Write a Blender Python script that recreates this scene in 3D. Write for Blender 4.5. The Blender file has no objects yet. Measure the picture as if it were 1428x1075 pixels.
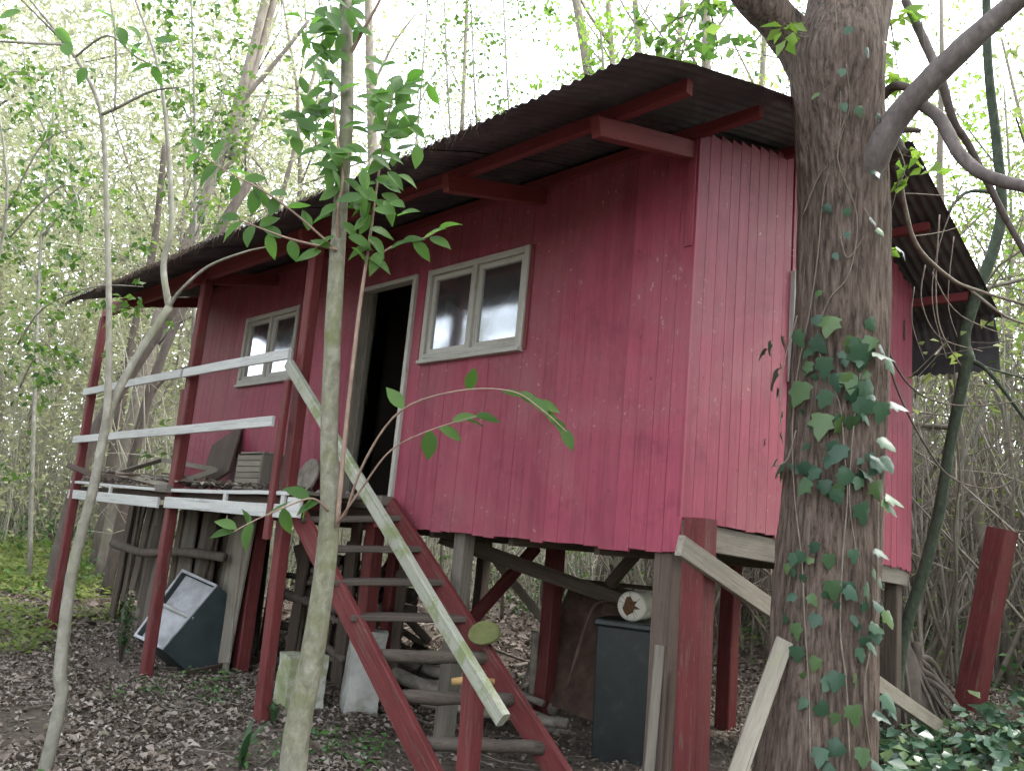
import bpy, math, random
import numpy as np
from mathutils import Vector, Matrix
random.seed(7); rng = np.random.default_rng(11)
S = bpy.context.scene
R = math.radians
COL = S.collection
# ---------------------------------------------------------------- camera
F_PX, PITCH, ROLL, EYE = 1150.0, 0.181, 0.0929, 1.55
def cam_setup():
    cd = bpy.data.cameras.new('camera'); co = bpy.data.objects.new('camera', cd); COL.objects.link(co)
    cd.sensor_width = 36.0; cd.lens = 36.0 * F_PX / 1428.0; cd.clip_start = 0.05; cd.clip_end = 900
    fw = Vector((0, math.cos(PITCH), math.sin(PITCH))); up = Vector((0, -math.sin(PITCH), math.cos(PITCH))); rt = Vector((1, 0, 0))
    c, s = math.cos(ROLL), math.sin(ROLL)
    X = rt * c + up * s; Y = up * c - rt * s; Z = -fw
    m = Matrix((X, Y, Z)).transposed().to_4x4(); m.translation = Vector((0, 0, EYE)); co.matrix_world = m
    S.camera = co
cam_setup()
# ---------------------------------------------------------------- sky, sun, exposure
SUN_TO = Vector((0.62, 0.12, 0.98)).normalized()
w = bpy.data.worlds.new('World'); S.world = w; w.use_nodes = True
nt = w.node_tree; nt.nodes.clear()
sk = nt.nodes.new('ShaderNodeTexSky'); sk.sky_type = 'NISHITA'; sk.sun_disc = False
sk.sun_elevation = math.asin(SUN_TO.z); sk.sun_rotation = math.atan2(SUN_TO.x, SUN_TO.y)
sk.air_density = 1.0; sk.dust_density = 1.5; sk.ozone_density = 1.0; sk.altitude = 0
bg = nt.nodes.new('ShaderNodeBackground'); bg.inputs[1].default_value = 0.15
wo = nt.nodes.new('ShaderNodeOutputWorld')
hz = nt.nodes.new('ShaderNodeHueSaturation'); hz.inputs['Saturation'].default_value = .32      # thin white overcast
nt.links.new(sk.outputs[0], hz.inputs['Color']); nt.links.new(hz.outputs[0], bg.inputs[0]); nt.links.new(bg.outputs[0], wo.inputs[0])
sl = bpy.data.lights.new('sun', 'SUN'); so = bpy.data.objects.new('sun', sl); COL.objects.link(so)
sl.energy = 0.5; sl.angle = R(10.0); sl.color = (1.0, 0.95, 0.88)
so.rotation_euler = SUN_TO.to_track_quat('Z', 'Y').to_euler(); so.location = (20, 5, 30)
S.view_settings.view_transform = 'Standard'; S.view_settings.look = 'None'
S.view_settings.exposure = 3.15; S.view_settings.gamma = 1.0
S.cycles.use_adaptive_sampling = True; S.cycles.adaptive_threshold = .02; S.cycles.max_bounces = 4; S.cycles.diffuse_bounces = 3; S.cycles.glossy_bounces = 2; S.cycles.transmission_bounces = 3; S.cycles.transparent_max_bounces = 6
S.render.resolution_x = 1024; S.render.resolution_y = 770

# ---------------------------------------------------------------- site frame
TH = 0.7614
CORNER = Vector((1.0434, 4.8374, 0))
UV_U = Vector((-math.sin(TH), math.cos(TH), 0)); UV_V = Vector((-math.cos(TH), -math.sin(TH), 0))
def W(u, v, z): return CORNER + UV_U * u + UV_V * v + Vector((0, 0, z))     # house frame -> world
def uv_of(x, y):
    d = Vector((x, y, 0)) - CORNER; return d.dot(UV_U), d.dot(UV_V)
def ray(px, py):                                                              # direction of sight, used as a survey instrument
    a = px - 714; b = py - 537.5; c, s = math.cos(ROLL), math.sin(ROLL)
    A = c * a + s * b; B = -s * a + c * b
    r, up = A / F_PX, -B / F_PX
    return Vector((r, math.cos(PITCH) - up * math.sin(PITCH), math.sin(PITCH) + up * math.cos(PITCH)))
E0 = Vector((0, 0, EYE))
def at(px, py, Y):                                                            # surveyed point at distance Y north of the eye
    d = ray(px, py); return E0 + d * (Y / d.y)
def on_u(px, py, u):
    d = ray(px, py); k = (u - (E0 - CORNER).dot(UV_U)) / d.dot(UV_U); return E0 + d * k
def on_v(px, py, v):
    d = ray(px, py); k = (v - (E0 - CORNER).dot(UV_V)) / d.dot(UV_V); return E0 + d * k
def sm(a, b, x):
    t = min(1, max(0, (x - a) / (b - a))); return t * t * (3 - 2 * t)
def gz(x, y):                                                                 # ground height
    r = math.hypot(x, y)
    z = 0.024 * math.sin(1.7 * x + .6 * y) + 0.02 * math.sin(2.3 * y - .9 * x + 1) + .012 * math.sin(5.1 * x + 2) * math.sin(4.3 * y)
    z += sm(2.6, 5.0, x) * sm(5.5, 8.5, y) * .34
    z += min(1.5, max(0, r - 10) * .045)
    z += sm(16, 45, r) * .25 * math.sin(.21 * x + 1.2) 
    return z - .02
def on_ground(px, py):
    d = ray(px, py); t = 1.0
    for i in range(4000):
        p = E0 + d * t
        if p.z <= gz(p.x, p.y): return p
        t += .02
    return p
# ---------------------------------------------------------------- materials
MATS = {}
def nodes(name):
    m = bpy.data.materials.new(name); m.use_nodes = True; n = m.node_tree; n.nodes.clear(); MATS[name] = m
    return m, n, n.nodes.new, n.links.new
def rgb(c): return (c[0], c[1], c[2], 1.0)
def ramp(N, stops, interp='LINEAR'):
    r = N('ShaderNodeValToRGB'); e = r.color_ramp.elements; r.color_ramp.interpolation = interp
    e[0].position = stops[0][0]; e[0].color = rgb(stops[0][1]); e[1].position = stops[-1][0]; e[1].color = rgb(stops[-1][1])
    for p, c in stops[1:-1]:
        k = e.new(p); k.color = rgb(c)
    return r
def noise(N, L, vec, scale, detail=4, rough=.55, dist=0.0):
    t = N('ShaderNodeTexNoise'); t.inputs['Scale'].default_value = scale; t.inputs['Detail'].default_value = detail
    t.inputs['Roughness'].default_value = rough; t.inputs['Distortion'].default_value = dist
    if vec is not None: L(vec, t.inputs['Vector'])
    return t
def mixc(N, L, fac, a, b, mode='MIX'):
    m = N('ShaderNodeMix'); m.data_type = 'RGBA'; m.blend_type = mode
    if hasattr(fac, 'is_linked') or not isinstance(fac, (int, float)): L(fac, m.inputs[0])
    else: m.inputs[0].default_value = fac
    for v, i in ((a, 6), (b, 7)):
        if isinstance(v, tuple): m.inputs[i].default_value = rgb(v)
        else: L(v, m.inputs[i])
    return m.outputs[2]
def mrange(N, L, v, a, b, c, d):
    m = N('ShaderNodeMapRange'); L(v, m.inputs[0])
    for i, x in enumerate((a, b, c, d)): m.inputs[i + 1].default_value = x
    return m.outputs[0]
def objvec(N, L, stretch=(1, 1, 1)):
    tc = N('ShaderNodeTexCoord'); oi = N('ShaderNodeObjectInfo')
    ml = N('ShaderNodeVectorMath'); ml.operation = 'SCALE'; ml.inputs[0].default_value = (37.0, 19.0, 53.0); L(oi.outputs['Random'], ml.inputs['Scale'])
    ad = N('ShaderNodeVectorMath'); ad.operation = 'ADD'; L(tc.outputs['Object'], ad.inputs[0]); L(ml.outputs[0], ad.inputs[1])
    mp = N('ShaderNodeMapping'); mp.inputs['Scale'].default_value = stretch; L(ad.outputs[0], mp.inputs['Vector'])
    return ad.outputs[0], mp.outputs[0], oi.outputs['Random']
def finish(m, n, N, L, col, rough=.7, bump=None, bstr=.3, bdist=.01, spec=.35, metal=0.0):
    b = N('ShaderNodeBsdfPrincipled'); o = N('ShaderNodeOutputMaterial')
    if isinstance(col, tuple): b.inputs['Base Color'].default_value = rgb(col)
    else: L(col, b.inputs['Base Color'])
    if isinstance(rough, (int, float)): b.inputs['Roughness'].default_value = rough
    else: L(rough, b.inputs['Roughness'])
    b.inputs['Specular IOR Level'].default_value = spec; b.inputs['Metallic'].default_value = metal
    if bump is not None:
        k = N('ShaderNodeBump'); k.inputs['Strength'].default_value = bstr; k.inputs['Distance'].default_value = bdist
        L(bump, k.inputs['Height']); L(k.outputs[0], b.inputs['Normal'])
    L(b.outputs[0], o.inputs['Surface']); return b
def wood(name, c1, c2, under=None, wear=.0, moss=None, mossamt=0.0, vary=.25, grime=.35, rough=.75, spec=.25, grain=1.0, spots=0.0, crack=.55, fineamt=.40, dusty=None):
    """board or beam, grain along local X; painted when 'under' is given"""
    m, n, N, L = nodes(name)
    raw, st, rnd = objvec(N, L, (1.2, 22, 22))
    g = noise(N, L, st, 3.0, 5, .6, .3)
    col = ramp(N, [(.3, c1), (.7, c2)]); L(g.outputs[0], col.inputs[0]); c = col.outputs[0]
    hv = mrange(N, L, rnd, 0, 1, 1 - vary, 1 + vary * .7)
    sc = N('ShaderNodeVectorMath'); sc.operation = 'SCALE'; L(c, sc.inputs[0]); L(hv, sc.inputs['Scale']); c = sc.outputs[0]
    bl = noise(N, L, raw, 2.2, 4, .6)
    c = mixc(N, L, mrange(N, L, bl.outputs[0], .5, .75, 0, grime), c, tuple(x * .45 for x in c1))
    st2 = N('ShaderNodeMapping'); st2.inputs['Scale'].default_value = (.7, 9, 9); L(raw, st2.inputs['Vector'])
    if under:
        wn = noise(N, L, st2.outputs[0], 4.5, 8, .72)
        c = mixc(N, L, mrange(N, L, wn.outputs[0], .66 - wear, .70 - wear, 0, .85), c, under)
    bn = noise(N, L, st2.outputs[0], 1.1, 6, .65)
    c = mixc(N, L, mrange(N, L, bn.outputs[0], .35, .7, 0, .42), c, tuple(min(1, x * 1.3 + .10 * sum(c2) / 3) for x in c2))
    big = None
    if dusty:
        ge = N('ShaderNodeNewGeometry'); big = noise(N, L, ge.outputs['Position'], 1.1, 7, .68, .6)
        c = mixc(N, L, mrange(N, L, big.outputs[0], .44, .66, 0, .65), c, dusty)
        dk_ = noise(N, L, ge.outputs['Position'], 2.7, 6, .7, .3)
        c = mixc(N, L, mrange(N, L, dk_.outputs[0], .56, .72, 0, .5), c, tuple(x * .55 for x in c1))
    if spots:
        sp = noise(N, L, raw, 22, 5, .65)
        f = mrange(N, L, sp.outputs[0], .63, .69, 0, spots)
        if big is not None:
            mu = N('ShaderNodeMath'); mu.operation = 'MULTIPLY'; L(f, mu.inputs[0]); L(mrange(N, L, big.outputs[0], .44, .58, 0, 1.6), mu.inputs[1]); f = mu.outputs[0]
        c = mixc(N, L, f, c, (.40, .28, .24))
    if moss:
        mn = noise(N, L, raw, 5, 7, .7)
        c = mixc(N, L, mrange(N, L, mn.outputs[0], .62 - mossamt, .72 - mossamt, 0, .8), c, moss)
    fine = noise(N, L, st, 14, 4, .6)
    c = mixc(N, L, mrange(N, L, fine.outputs[0], .30, .70, .0, fineamt), c, tuple(x * .62 for x in c1))
    st3 = N('ShaderNodeMapping'); st3.inputs['Scale'].default_value = (.55, 40, 40); L(raw, st3.inputs['Vector'])
    ck = noise(N, L, st3.outputs[0], 2.6, 3, .5)
    c = mixc(N, L, mrange(N, L, ck.outputs[0], .63, .68, 0, crack), c, tuple(x * .30 for x in c1))
    kn = N('ShaderNodeTexVoronoi'); kn.inputs['Scale'].default_value = 4.5; L(raw, kn.inputs['Vector'])
    c = mixc(N, L, mrange(N, L, kn.outputs['Distance'], .03, .075, .55 if under else .3, 0), c, tuple(x * .45 for x in c1))
    finish(m, n, N, L, c, rough, fine.outputs[0], .35 * grain, .004, spec)
    return m
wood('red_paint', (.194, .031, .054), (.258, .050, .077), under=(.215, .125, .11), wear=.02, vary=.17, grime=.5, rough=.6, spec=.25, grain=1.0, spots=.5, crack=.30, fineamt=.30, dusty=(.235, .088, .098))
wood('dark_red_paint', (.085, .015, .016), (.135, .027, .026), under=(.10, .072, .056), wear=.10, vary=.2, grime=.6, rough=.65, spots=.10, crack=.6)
wood('rafter_red', (.13, .026, .028), (.18, .036, .038), under=(.16, .09, .08), wear=.0, vary=.15, grime=.35, rough=.65)
wood('white_paint', (.28, .27, .235), (.40, .385, .345), under=(.24, .21, .17), wear=.07, vary=.10, grime=.3, rough=.7, moss=(.24, .23, .14), mossamt=.03)
wood('rail_white', (.33, .33, .31), (.45, .45, .425), under=(.22, .21, .19), wear=.08, vary=.08, grime=.25, rough=.75)
wood('mossy_rail', (.20, .205, .16), (.30, .305, .25), under=(.24, .22, .18), wear=.08, vary=.05, grime=.3, rough=.85, moss=(.14, .17, .055), mossamt=.12)
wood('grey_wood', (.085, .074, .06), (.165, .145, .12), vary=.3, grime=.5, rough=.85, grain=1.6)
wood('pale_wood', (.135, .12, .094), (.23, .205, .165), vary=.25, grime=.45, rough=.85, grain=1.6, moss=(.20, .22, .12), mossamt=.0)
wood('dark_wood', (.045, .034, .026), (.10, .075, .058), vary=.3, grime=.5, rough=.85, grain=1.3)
wood('brown_wood', (.062, .044, .034), (.11, .08, .062), vary=.2, grime=.4, rough=.8)
wood('tread_wood', (.045, .035, .028), (.098, .079, .063), vary=.2, grime=.6, rough=.85, grain=1.5, moss=(.11, .12, .06), mossamt=.0)
def simple(name, stops, scale=6, rough=.8, bscale=30, bstr=.3, bdist=.01, spec=.3, metal=0, dist=0):
    m, n, N, L = nodes(name); raw, st, rnd = objvec(N, L)
    t = noise(N, L, raw, scale, 7, .65, dist); r = ramp(N, stops); L(t.outputs[0], r.inputs[0])
    b = noise(N, L, raw, bscale, 6, .65)
    finish(m, n, N, L, r.outputs[0], rough, b.outputs[0], bstr, bdist, spec, metal); return m
simple('roof_metal', [(.3, (.040, .037, .038)), (.5, (.070, .068, .072)), (.62, (.12, .115, .118)), (.75, (.07, .045, .034))], 2.4, .6, 40, .2, .003, .4, .25)
simple('rusty_metal', [(.3, (.040, .024, .018)), (.55, (.085, .052, .038)), (.75, (.15, .11, .088))], 5, .8, 40, .4, .004, .3)
simple('concrete', [(.34, (.17, .17, .13)), (.47, (.28, .275, .25)), (.6, (.34, .335, .31)), (.72, (.16, .175, .10))], 4, .9, 45, .6, .008)
simple('mossy_concrete', [(.30, (.16, .19, .09)), (.48, (.25, .265, .15)), (.6, (.40, .39, .35)), (.75, (.17, .19, .09))], 5, .9, 45, .6, .008)
simple('moss_board', [(.3, (.065, .075, .025)), (.6, (.13, .135, .05)), (.8, (.17, .165, .085))], 7, .9, 45, .5, .006)
simple('enamel_pale', [(.3, (.15, .15, .15)), (.5, (.29, .29, .30)), (.62, (.36, .36, .37)), (.8, (.20, .17, .14))], 3.5, .5, 30, .15, .003, .5)
simple('teal_dark', [(.3, (.016, .024, .026)), (.6, (.028, .040, .042)), (.8, (.06, .062, .055))], 4, .55, 30, .2, .003, .45)
simple('navy_dark', [(.35, (.005, .008, .007)), (.55, (.009, .013, .012)), (.68, (.022, .027, .024)), (.78, (.05, .05, .04))], 6, .5, 20, .15, .004, .45)
simple('drum_white', [(.3, (.42, .39, .32)), (.6, (.58, .56, .49)), (.8, (.32, .26, .18))], 5, .6, 30, .2, .003, .4)
simple('rust_stain', [(.3, (.04, .022, .012)), (.6, (.12, .06, .03)), (.8, (.07, .035, .018))], 30, .9, 60, .4, .004)
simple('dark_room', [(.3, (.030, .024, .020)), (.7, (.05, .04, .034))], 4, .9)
simple('bone_white', [(.3, (.42, .36, .22)), (.7, (.6, .56, .42))], 9, .7)
simple('stick_wood', [(.3, (.10, .085, .068)), (.55, (.20, .175, .145)), (.8, (.30, .27, .23))], 8, .9, 40, .6, .006)
simple('yellow_stick', [(.3, (.25, .14, .05)), (.7, (.42, .28, .12))], 9, .8)
simple('vine_bark', [(.3, (.10, .08, .062)), (.7, (.20, .165, .13))], 20, .85)
simple('pink_stem', [(.3, (.14, .09, .065)), (.7, (.24, .17, .13))], 14, .7)
simple('needles', [(.3, (.05, .036, .026)), (.7, (.12, .09, .066))], 20, .9)
def bark(name, stops, zscale, scale, bstr, bdist, mossy=None, amt=0.0, band=None):
    m, n, N, L = nodes(name)
    tc = N('ShaderNodeTexCoord'); mp = N('ShaderNodeMapping'); mp.inputs['Scale'].default_value = (1, 1, zscale); L(tc.outputs['Object'], mp.inputs['Vector'])
    a = noise(N, L, mp.outputs[0], scale, 8, .68, .4); r = ramp(N, stops); L(a.outputs[0], r.inputs[0]); c = r.outputs[0]
    if band:
        mp2 = N('ShaderNodeMapping'); mp2.inputs['Scale'].default_value = (3, 3, 55); L(tc.outputs['Object'], mp2.inputs['Vector'])
        bn = noise(N, L, mp2.outputs[0], 1.6, 3, .5); c = mixc(N, L, mrange(N, L, bn.outputs[0], .6, .68, 0, .5), c, band)
    if mossy:
        b = noise(N, L, tc.outputs['Object'], 3.2, 7, .7); c = mixc(N, L, mrange(N, L, b.outputs[0], .55 - amt, .72 - amt, 0, .85), c, mossy)
    finish(m, n, N, L, c, .88, a.outputs[0], bstr, bdist, .2); return m
bark('bark_big', [(.34, (.026, .018, .014)), (.45, (.075, .054, .042)), (.56, (.125, .092, .073)), (.72, (.185, .148, .122))], .13, 44, 1.0, .03)
bark('bark_sapling', [(.3, (.088, .083, .060)), (.5, (.165, .157, .118)), (.72, (.26, .25, .20))], .6, 22, .35, .005, (.105, .112, .045), .08, (.17, .16, .12))
bark('bark_grey', [(.3, (.11, .105, .08)), (.55, (.20, .19, .155)), (.75, (.30, .29, .25))], .6, 14, .25, .004, (.17, .18, .10), .02)
bark('bark_green', [(.3, (.022, .030, .020)), (.55, (.048, .060, .040)), (.8, (.10, .11, .082))], .6, 18, .3, .004)
bark('bark_branch', [(.3, (.06, .05, .046)), (.6, (.12, .10, .092)), (.8, (.19, .17, .155))], .6, 18, .5, .006)
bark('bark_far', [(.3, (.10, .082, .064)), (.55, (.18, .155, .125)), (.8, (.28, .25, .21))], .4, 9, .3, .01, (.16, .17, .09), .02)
bark('bark_dark', [(.3, (.06, .048, .04)), (.6, (.11, .09, .075)), (.8, (.18, .15, .13))], .4, 11, .5, .01)
bark('twig_far', [(.3, (.20, .19, .14)), (.55, (.32, .31, .235)), (.8, (.45, .44, .35))], 1, 2.5, .1, .002)  # lightened so the colour carries sun and haze on far twigs
bark('twig_grey', [(.3, (.12, .10, .08)), (.55, (.22, .195, .155)), (.8, (.33, .30, .25))], 1, 2.5, .1, .002)
def leafmat(name, cols, trans=.4, rough=.45, spec=.4, island=True):
    m, n, N, L = nodes(name)
    if island:
        g = N('ShaderNodeNewGeometry'); v = g.outputs['Random Per Island']
    else:
        oi = N('ShaderNodeObjectInfo'); v = oi.outputs['Random']
    k = len(cols); r = ramp(N, [(i / (k - 1), c) for i, c in enumerate(cols)]); L(v, r.inputs[0]); c = r.outputs[0]
    if not island:
        tc = N('ShaderNodeTexCoord'); t = noise(N, L, tc.outputs['Object'], 28, 4, .6)
        c = mixc(N, L, mrange(N, L, t.outputs[0], .5, .8, 0, .35), c, tuple(x * 1.5 for x in cols[-1]))
    b = N('ShaderNodeBsdfPrincipled'); L(c, b.inputs['Base Color']); b.inputs['Roughness'].default_value = rough; b.inputs['Specular IOR Level'].default_value = spec
    o = N('ShaderNodeOutputMaterial')
    if trans > 0:
        t = N('ShaderNodeBsdfTranslucent'); hs = N('ShaderNodeHueSaturation'); hs.inputs['Value'].default_value = 1.7; hs.inputs['Saturation'].default_value = 1.1
        L(c, hs.inputs['Color']); L(hs.outputs[0], t.inputs['Color'])
        mx = N('ShaderNodeMixShader'); mx.inputs[0].default_value = trans; L(b.outputs[0], mx.inputs[1]); L(t.outputs[0], mx.inputs[2]); L(mx.outputs[0], o.inputs[0])
    else: L(b.outputs[0], o.inputs[0])
    return m
leafmat('leaf_near', [(.042, .095, .020), (.062, .13, .027), (.085, .165, .038), (.068, .14, .032)], .55, .5, .3, False)
leafmat('leaf_ivy', [(.014, .040, .024), (.022, .056, .033), (.032, .072, .038), (.06, .10, .03)], .12, .4, .3, False)
leafmat('leaf_lime', [(.12, .20, .035), (.16, .24, .05), (.10, .19, .04)], .5, .45, .4)
leafmat('leaf_spray', [(.03, .065, .016), (.05, .095, .022), (.075, .13, .03), (.12, .175, .042)], .5, .5, .35)
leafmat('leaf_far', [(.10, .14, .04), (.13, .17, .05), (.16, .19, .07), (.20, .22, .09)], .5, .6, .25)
leafmat('leaf_pale', [(.18, .195, .115), (.23, .24, .15), (.28, .285, .19), (.21, .225, .135)], .5, .65, .2)  # pale leaves, brightened further to stand in for sun and haze
leafmat('leaf_olive', [(.19, .21, .10), (.25, .265, .14), (.30, .31, .19), (.21, .225, .12)], .5, .6, .25)  # olive lightened to put sun and haze into the left-hand leaves
leafmat('leaf_dark', [(.03, .065, .025), (.045, .09, .035), (.06, .11, .04)], .35, .5, .35)
leafmat('leaf_ground', [(.03, .085, .025), (.05, .12, .03), (.08, .16, .04), (.06, .12, .05)], .35, .5, .4)
leafmat('leaf_groundivy', [(.025, .065, .038), (.04, .09, .05), (.06, .115, .065), (.10, .15, .06)], .12, .32, .55)
leafmat('litter', [(.065, .049, .038), (.14, .108, .084), (.22, .178, .145), (.12, .096, .078), (.26, .22, .185), (.155, .118, .088), (.32, .28, .24), (.09, .070, .055), (.14, .125, .080)], .05, .6, .3)
# ground
m, n, N, L = nodes('soil')
tc = N('ShaderNodeTexCoord'); a = noise(N, L, tc.outputs['Object'], .55, 6, .6); b = noise(N, L, tc.outputs['Object'], 14, 8, .75); d = noise(N, L, tc.outputs['Object'], 60, 6, .7)
r1 = ramp(N, [(.3, (.050, .039, .031)), (.5, (.115, .090, .073)), (.65, (.19, .156, .130)), (.8, (.26, .22, .19))]); L(b.outputs[0], r1.inputs[0])
c = mixc(N, L, mrange(N, L, a.outputs[0], .45, .65, 0, .5), r1.outputs[0], (.075, .066, .042))
mxn = N('ShaderNodeMath'); mxn.operation = 'ADD'; L(b.outputs[0], mxn.inputs[0]); L(d.outputs[0], mxn.inputs[1])
finish(m, n, N, L, c, .95, mxn.outputs[0], .8, .03, .15)
# glass
m, n, N, L = nodes('glass')
raw, st, rnd = objvec(N, L); t = noise(N, L, raw, 3, 6, .7)
gl = N('ShaderNodeBsdfGlossy'); gl.inputs['Roughness'].default_value = .10; gl.inputs['Color'].default_value = (.9, .92, 1, 1)
tr = N('ShaderNodeBsdfTransparent'); tr.inputs['Color'].default_value = (.82, .84, .84, 1)
df = N('ShaderNodeBsdfDiffuse'); df.inputs['Color'].default_value = (.115, .112, .108, 1)
m1 = N('ShaderNodeMixShader'); L(mrange(N, L, t.outputs[0], .3, .75, .22, .50), m1.inputs[0]); L(tr.outputs[0], m1.inputs[1]); L(df.outputs[0], m1.inputs[2])
fr = N('ShaderNodeFresnel'); fr.inputs['IOR'].default_value = 1.5
m2 = N('ShaderNodeMixShader'); L(mrange(N, L, fr.outputs[0], 0, 1, 0, .55), m2.inputs[0]); L(m1.outputs[0], m2.inputs[1]); L(gl.outputs[0], m2.inputs[2])
o = N('ShaderNodeOutputMaterial'); L(m2.outputs[0], o.inputs[0])
m, n, N, L = nodes('plastic_film')
raw, st, rnd = objvec(N, L, (1, 1, 1)); t = noise(N, L, raw, 7, 6, .6, 1.5)
finish(m, n, N, L, (.40, .43, .50), .22, t.outputs[0], 1.0, .06, 1.0)

# ---------------------------------------------------------------- mesh helpers
def link(o, parent=None):
    COL.objects.link(o)
    if parent is not None: o.parent = parent
    return o
def mesh_py(name, V, Fc, mat, smooth=False):
    me = bpy.data.meshes.new(name); me.from_pydata([tuple(v) for v in V], [], Fc)
    if smooth: me.polygons.foreach_set('use_smooth', [True] * len(me.polygons))
    me.materials.append(MATS[mat]); me.update(); return me
def mesh_tri(name, V, T, mat, smooth=False):
    V = np.asarray(V, np.float32); T = np.asarray(T, np.int32)
    me = bpy.data.meshes.new(name); me.vertices.add(len(V)); me.vertices.foreach_set('co', V.ravel())
    me.loops.add(len(T) * 3); me.loops.foreach_set('vertex_index', T.ravel())
    me.polygons.add(len(T)); me.polygons.foreach_set('loop_start', np.arange(0, len(T) * 3, 3, dtype=np.int32)); me.polygons.foreach_set('loop_total', np.full(len(T), 3, np.int32))
    if smooth: me.polygons.foreach_set('use_smooth', np.ones(len(T), bool))
    me.materials.append(MATS[mat]); me.update(calc_edges=True); return me
def obj(name, me, parent=None, mw=None):
    o = bpy.data.objects.new(name, me); link(o, parent)
    if mw is not None: o.matrix_basis = mw
    return o
def tag(o, label, cat, group=None, kind=None):
    if label: o['label'] = label
    if cat: o['category'] = cat
    if group: o['group'] = group
    if kind: o['kind'] = kind
    return o
def empty(name, label, cat, loc=(0, 0, 0), rz=0, group=None):
    o = bpy.data.objects.new(name, None); link(o); o.location = loc; o.rotation_euler = (0, 0, rz); o.empty_display_size = .2
    return tag(o, label, cat, group)
def frame(a, b, side=None):
    """matrix with X along a->b, Y as near 'side' as can be"""
    a, b = Vector(a), Vector(b); x = (b - a).normalized()
    s = Vector(side) if side is not None else (Vector((0, 0, 1)) if abs(x.z) < .8 else Vector((1, 0, 0)))
    y = s - x * s.dot(x)
    if y.length < 1e-4: y = x.orthogonal()
    y.normalize(); z = x.cross(y)
    mt = Matrix((x, y, z)).transposed().to_4x4(); mt.translation = (a + b) / 2
    return mt
def board(name, a, b, w, h, mat, parent=None, side=None, ch=.004, n=2, warp=.0, ragged=0.0, taper=1.0):
    """rough sawn piece from a to b: w along 'side', h across; chamfered, a little uneven"""
    a, b = Vector(a), Vector(b); Lh = (b - a).length / 2
    prof = [(-w / 2 + ch, -h / 2), (w / 2 - ch, -h / 2), (w / 2, -h / 2 + ch), (w / 2, h / 2 - ch), (w / 2 - ch, h / 2), (-w / 2 + ch, h / 2), (-w / 2, h / 2 - ch), (-w / 2, -h / 2 + ch)]
    V = []
    for i in range(n + 1):
        t = i / n; x = -Lh + 2 * Lh * t; k = 1 + (taper - 1) * t
        dy, dz = (random.uniform(-warp, warp), random.uniform(-warp, warp)) if 0 < i < n else (0, 0)
        for (y, z) in prof:
            xx = x + (random.uniform(-ragged, ragged) if i in (0, n) else 0)
            V.append((xx, y * k + dy, z * k + dz))
    Fc = []
    for i in range(n):
        for j in range(8):
            k = (j + 1) % 8; Fc.append((i * 8 + j, i * 8 + k, (i + 1) * 8 + k, (i + 1) * 8 + j))
    Fc.append(tuple(range(7, -1, -1))); Fc.append(tuple(n * 8 + j for j in range(8)))
    Fc = [tuple(reversed(f)) for f in Fc]
    me = mesh_py(name, V, Fc, mat)
    return obj(name, me, parent, frame(a, b, side))
def tube(V, Fc, pts, rad, n=6, cap=True, rough=0.0):
    base = len(V); pts = [Vector(p) for p in pts]; m_ = len(pts); ref = None
    for i, p in enumerate(pts):
        d = (pts[min(i + 1, m_ - 1)] - pts[max(i - 1, 0)])
        if d.length < 1e-6: d = Vector((0, 0, 1))
        d.normalize()
        if ref is None: ref = d.orthogonal().normalized()
        ref = (ref - d * ref.dot(d))
        ref = ref.normalized() if ref.length > 1e-5 else d.orthogonal().normalized()
        q = d.cross(ref); r = rad[i] if hasattr(rad, '__len__') else rad
        for j in range(n):
            t = 2 * math.pi * j / n; rr = r * (1 + random.uniform(-rough, rough))
            V.append(p + (ref * math.cos(t) + q * math.sin(t)) * rr)
    for i in range(m_ - 1):
        for j in range(n):
            k = (j + 1) % n; Fc.append((base + i * n + j, base + i * n + k, base + (i + 1) * n + k, base + (i + 1) * n + j))
    if cap:
        Fc.append(tuple(base + j for j in range(n - 1, -1, -1))); Fc.append(tuple(base + (m_ - 1) * n + j for j in range(n)))
def smooth_path(pts, rad=None, sub=5):
    """Catmull-Rom through the points"""
    P = [Vector(p) for p in pts]; out = []; ro = []
    for i in range(len(P) - 1):
        p0, p1, p2, p3 = P[max(i - 1, 0)], P[i], P[i + 1], P[min(i + 2, len(P) - 1)]
        for s in range(sub):
            t = s / sub
            out.append(.5 * ((2 * p1) + (p2 - p0) * t + (2 * p0 - 5 * p1 + 4 * p2 - p3) * t * t + (3 * p1 - p0 - 3 * p2 + p3) * t ** 3))
            if rad: ro.append(rad[i] * (1 - t) + rad[i + 1] * t)
    out.append(P[-1])
    if rad: ro.append(rad[-1])
    return out, ro
def tubes_obj(name, paths, mat, parent=None, n=8, rough=.0, origin=(0, 0, 0)):
    V, Fc = [], []
    for p, r in paths: tube(V, Fc, p, r, n, True, rough)
    og = Vector(origin); V = [v - og for v in V]
    o = obj(name, mesh_py(name, V, Fc, mat, True), parent); 
    if origin != (0, 0, 0): o.location = og
    return o
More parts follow.
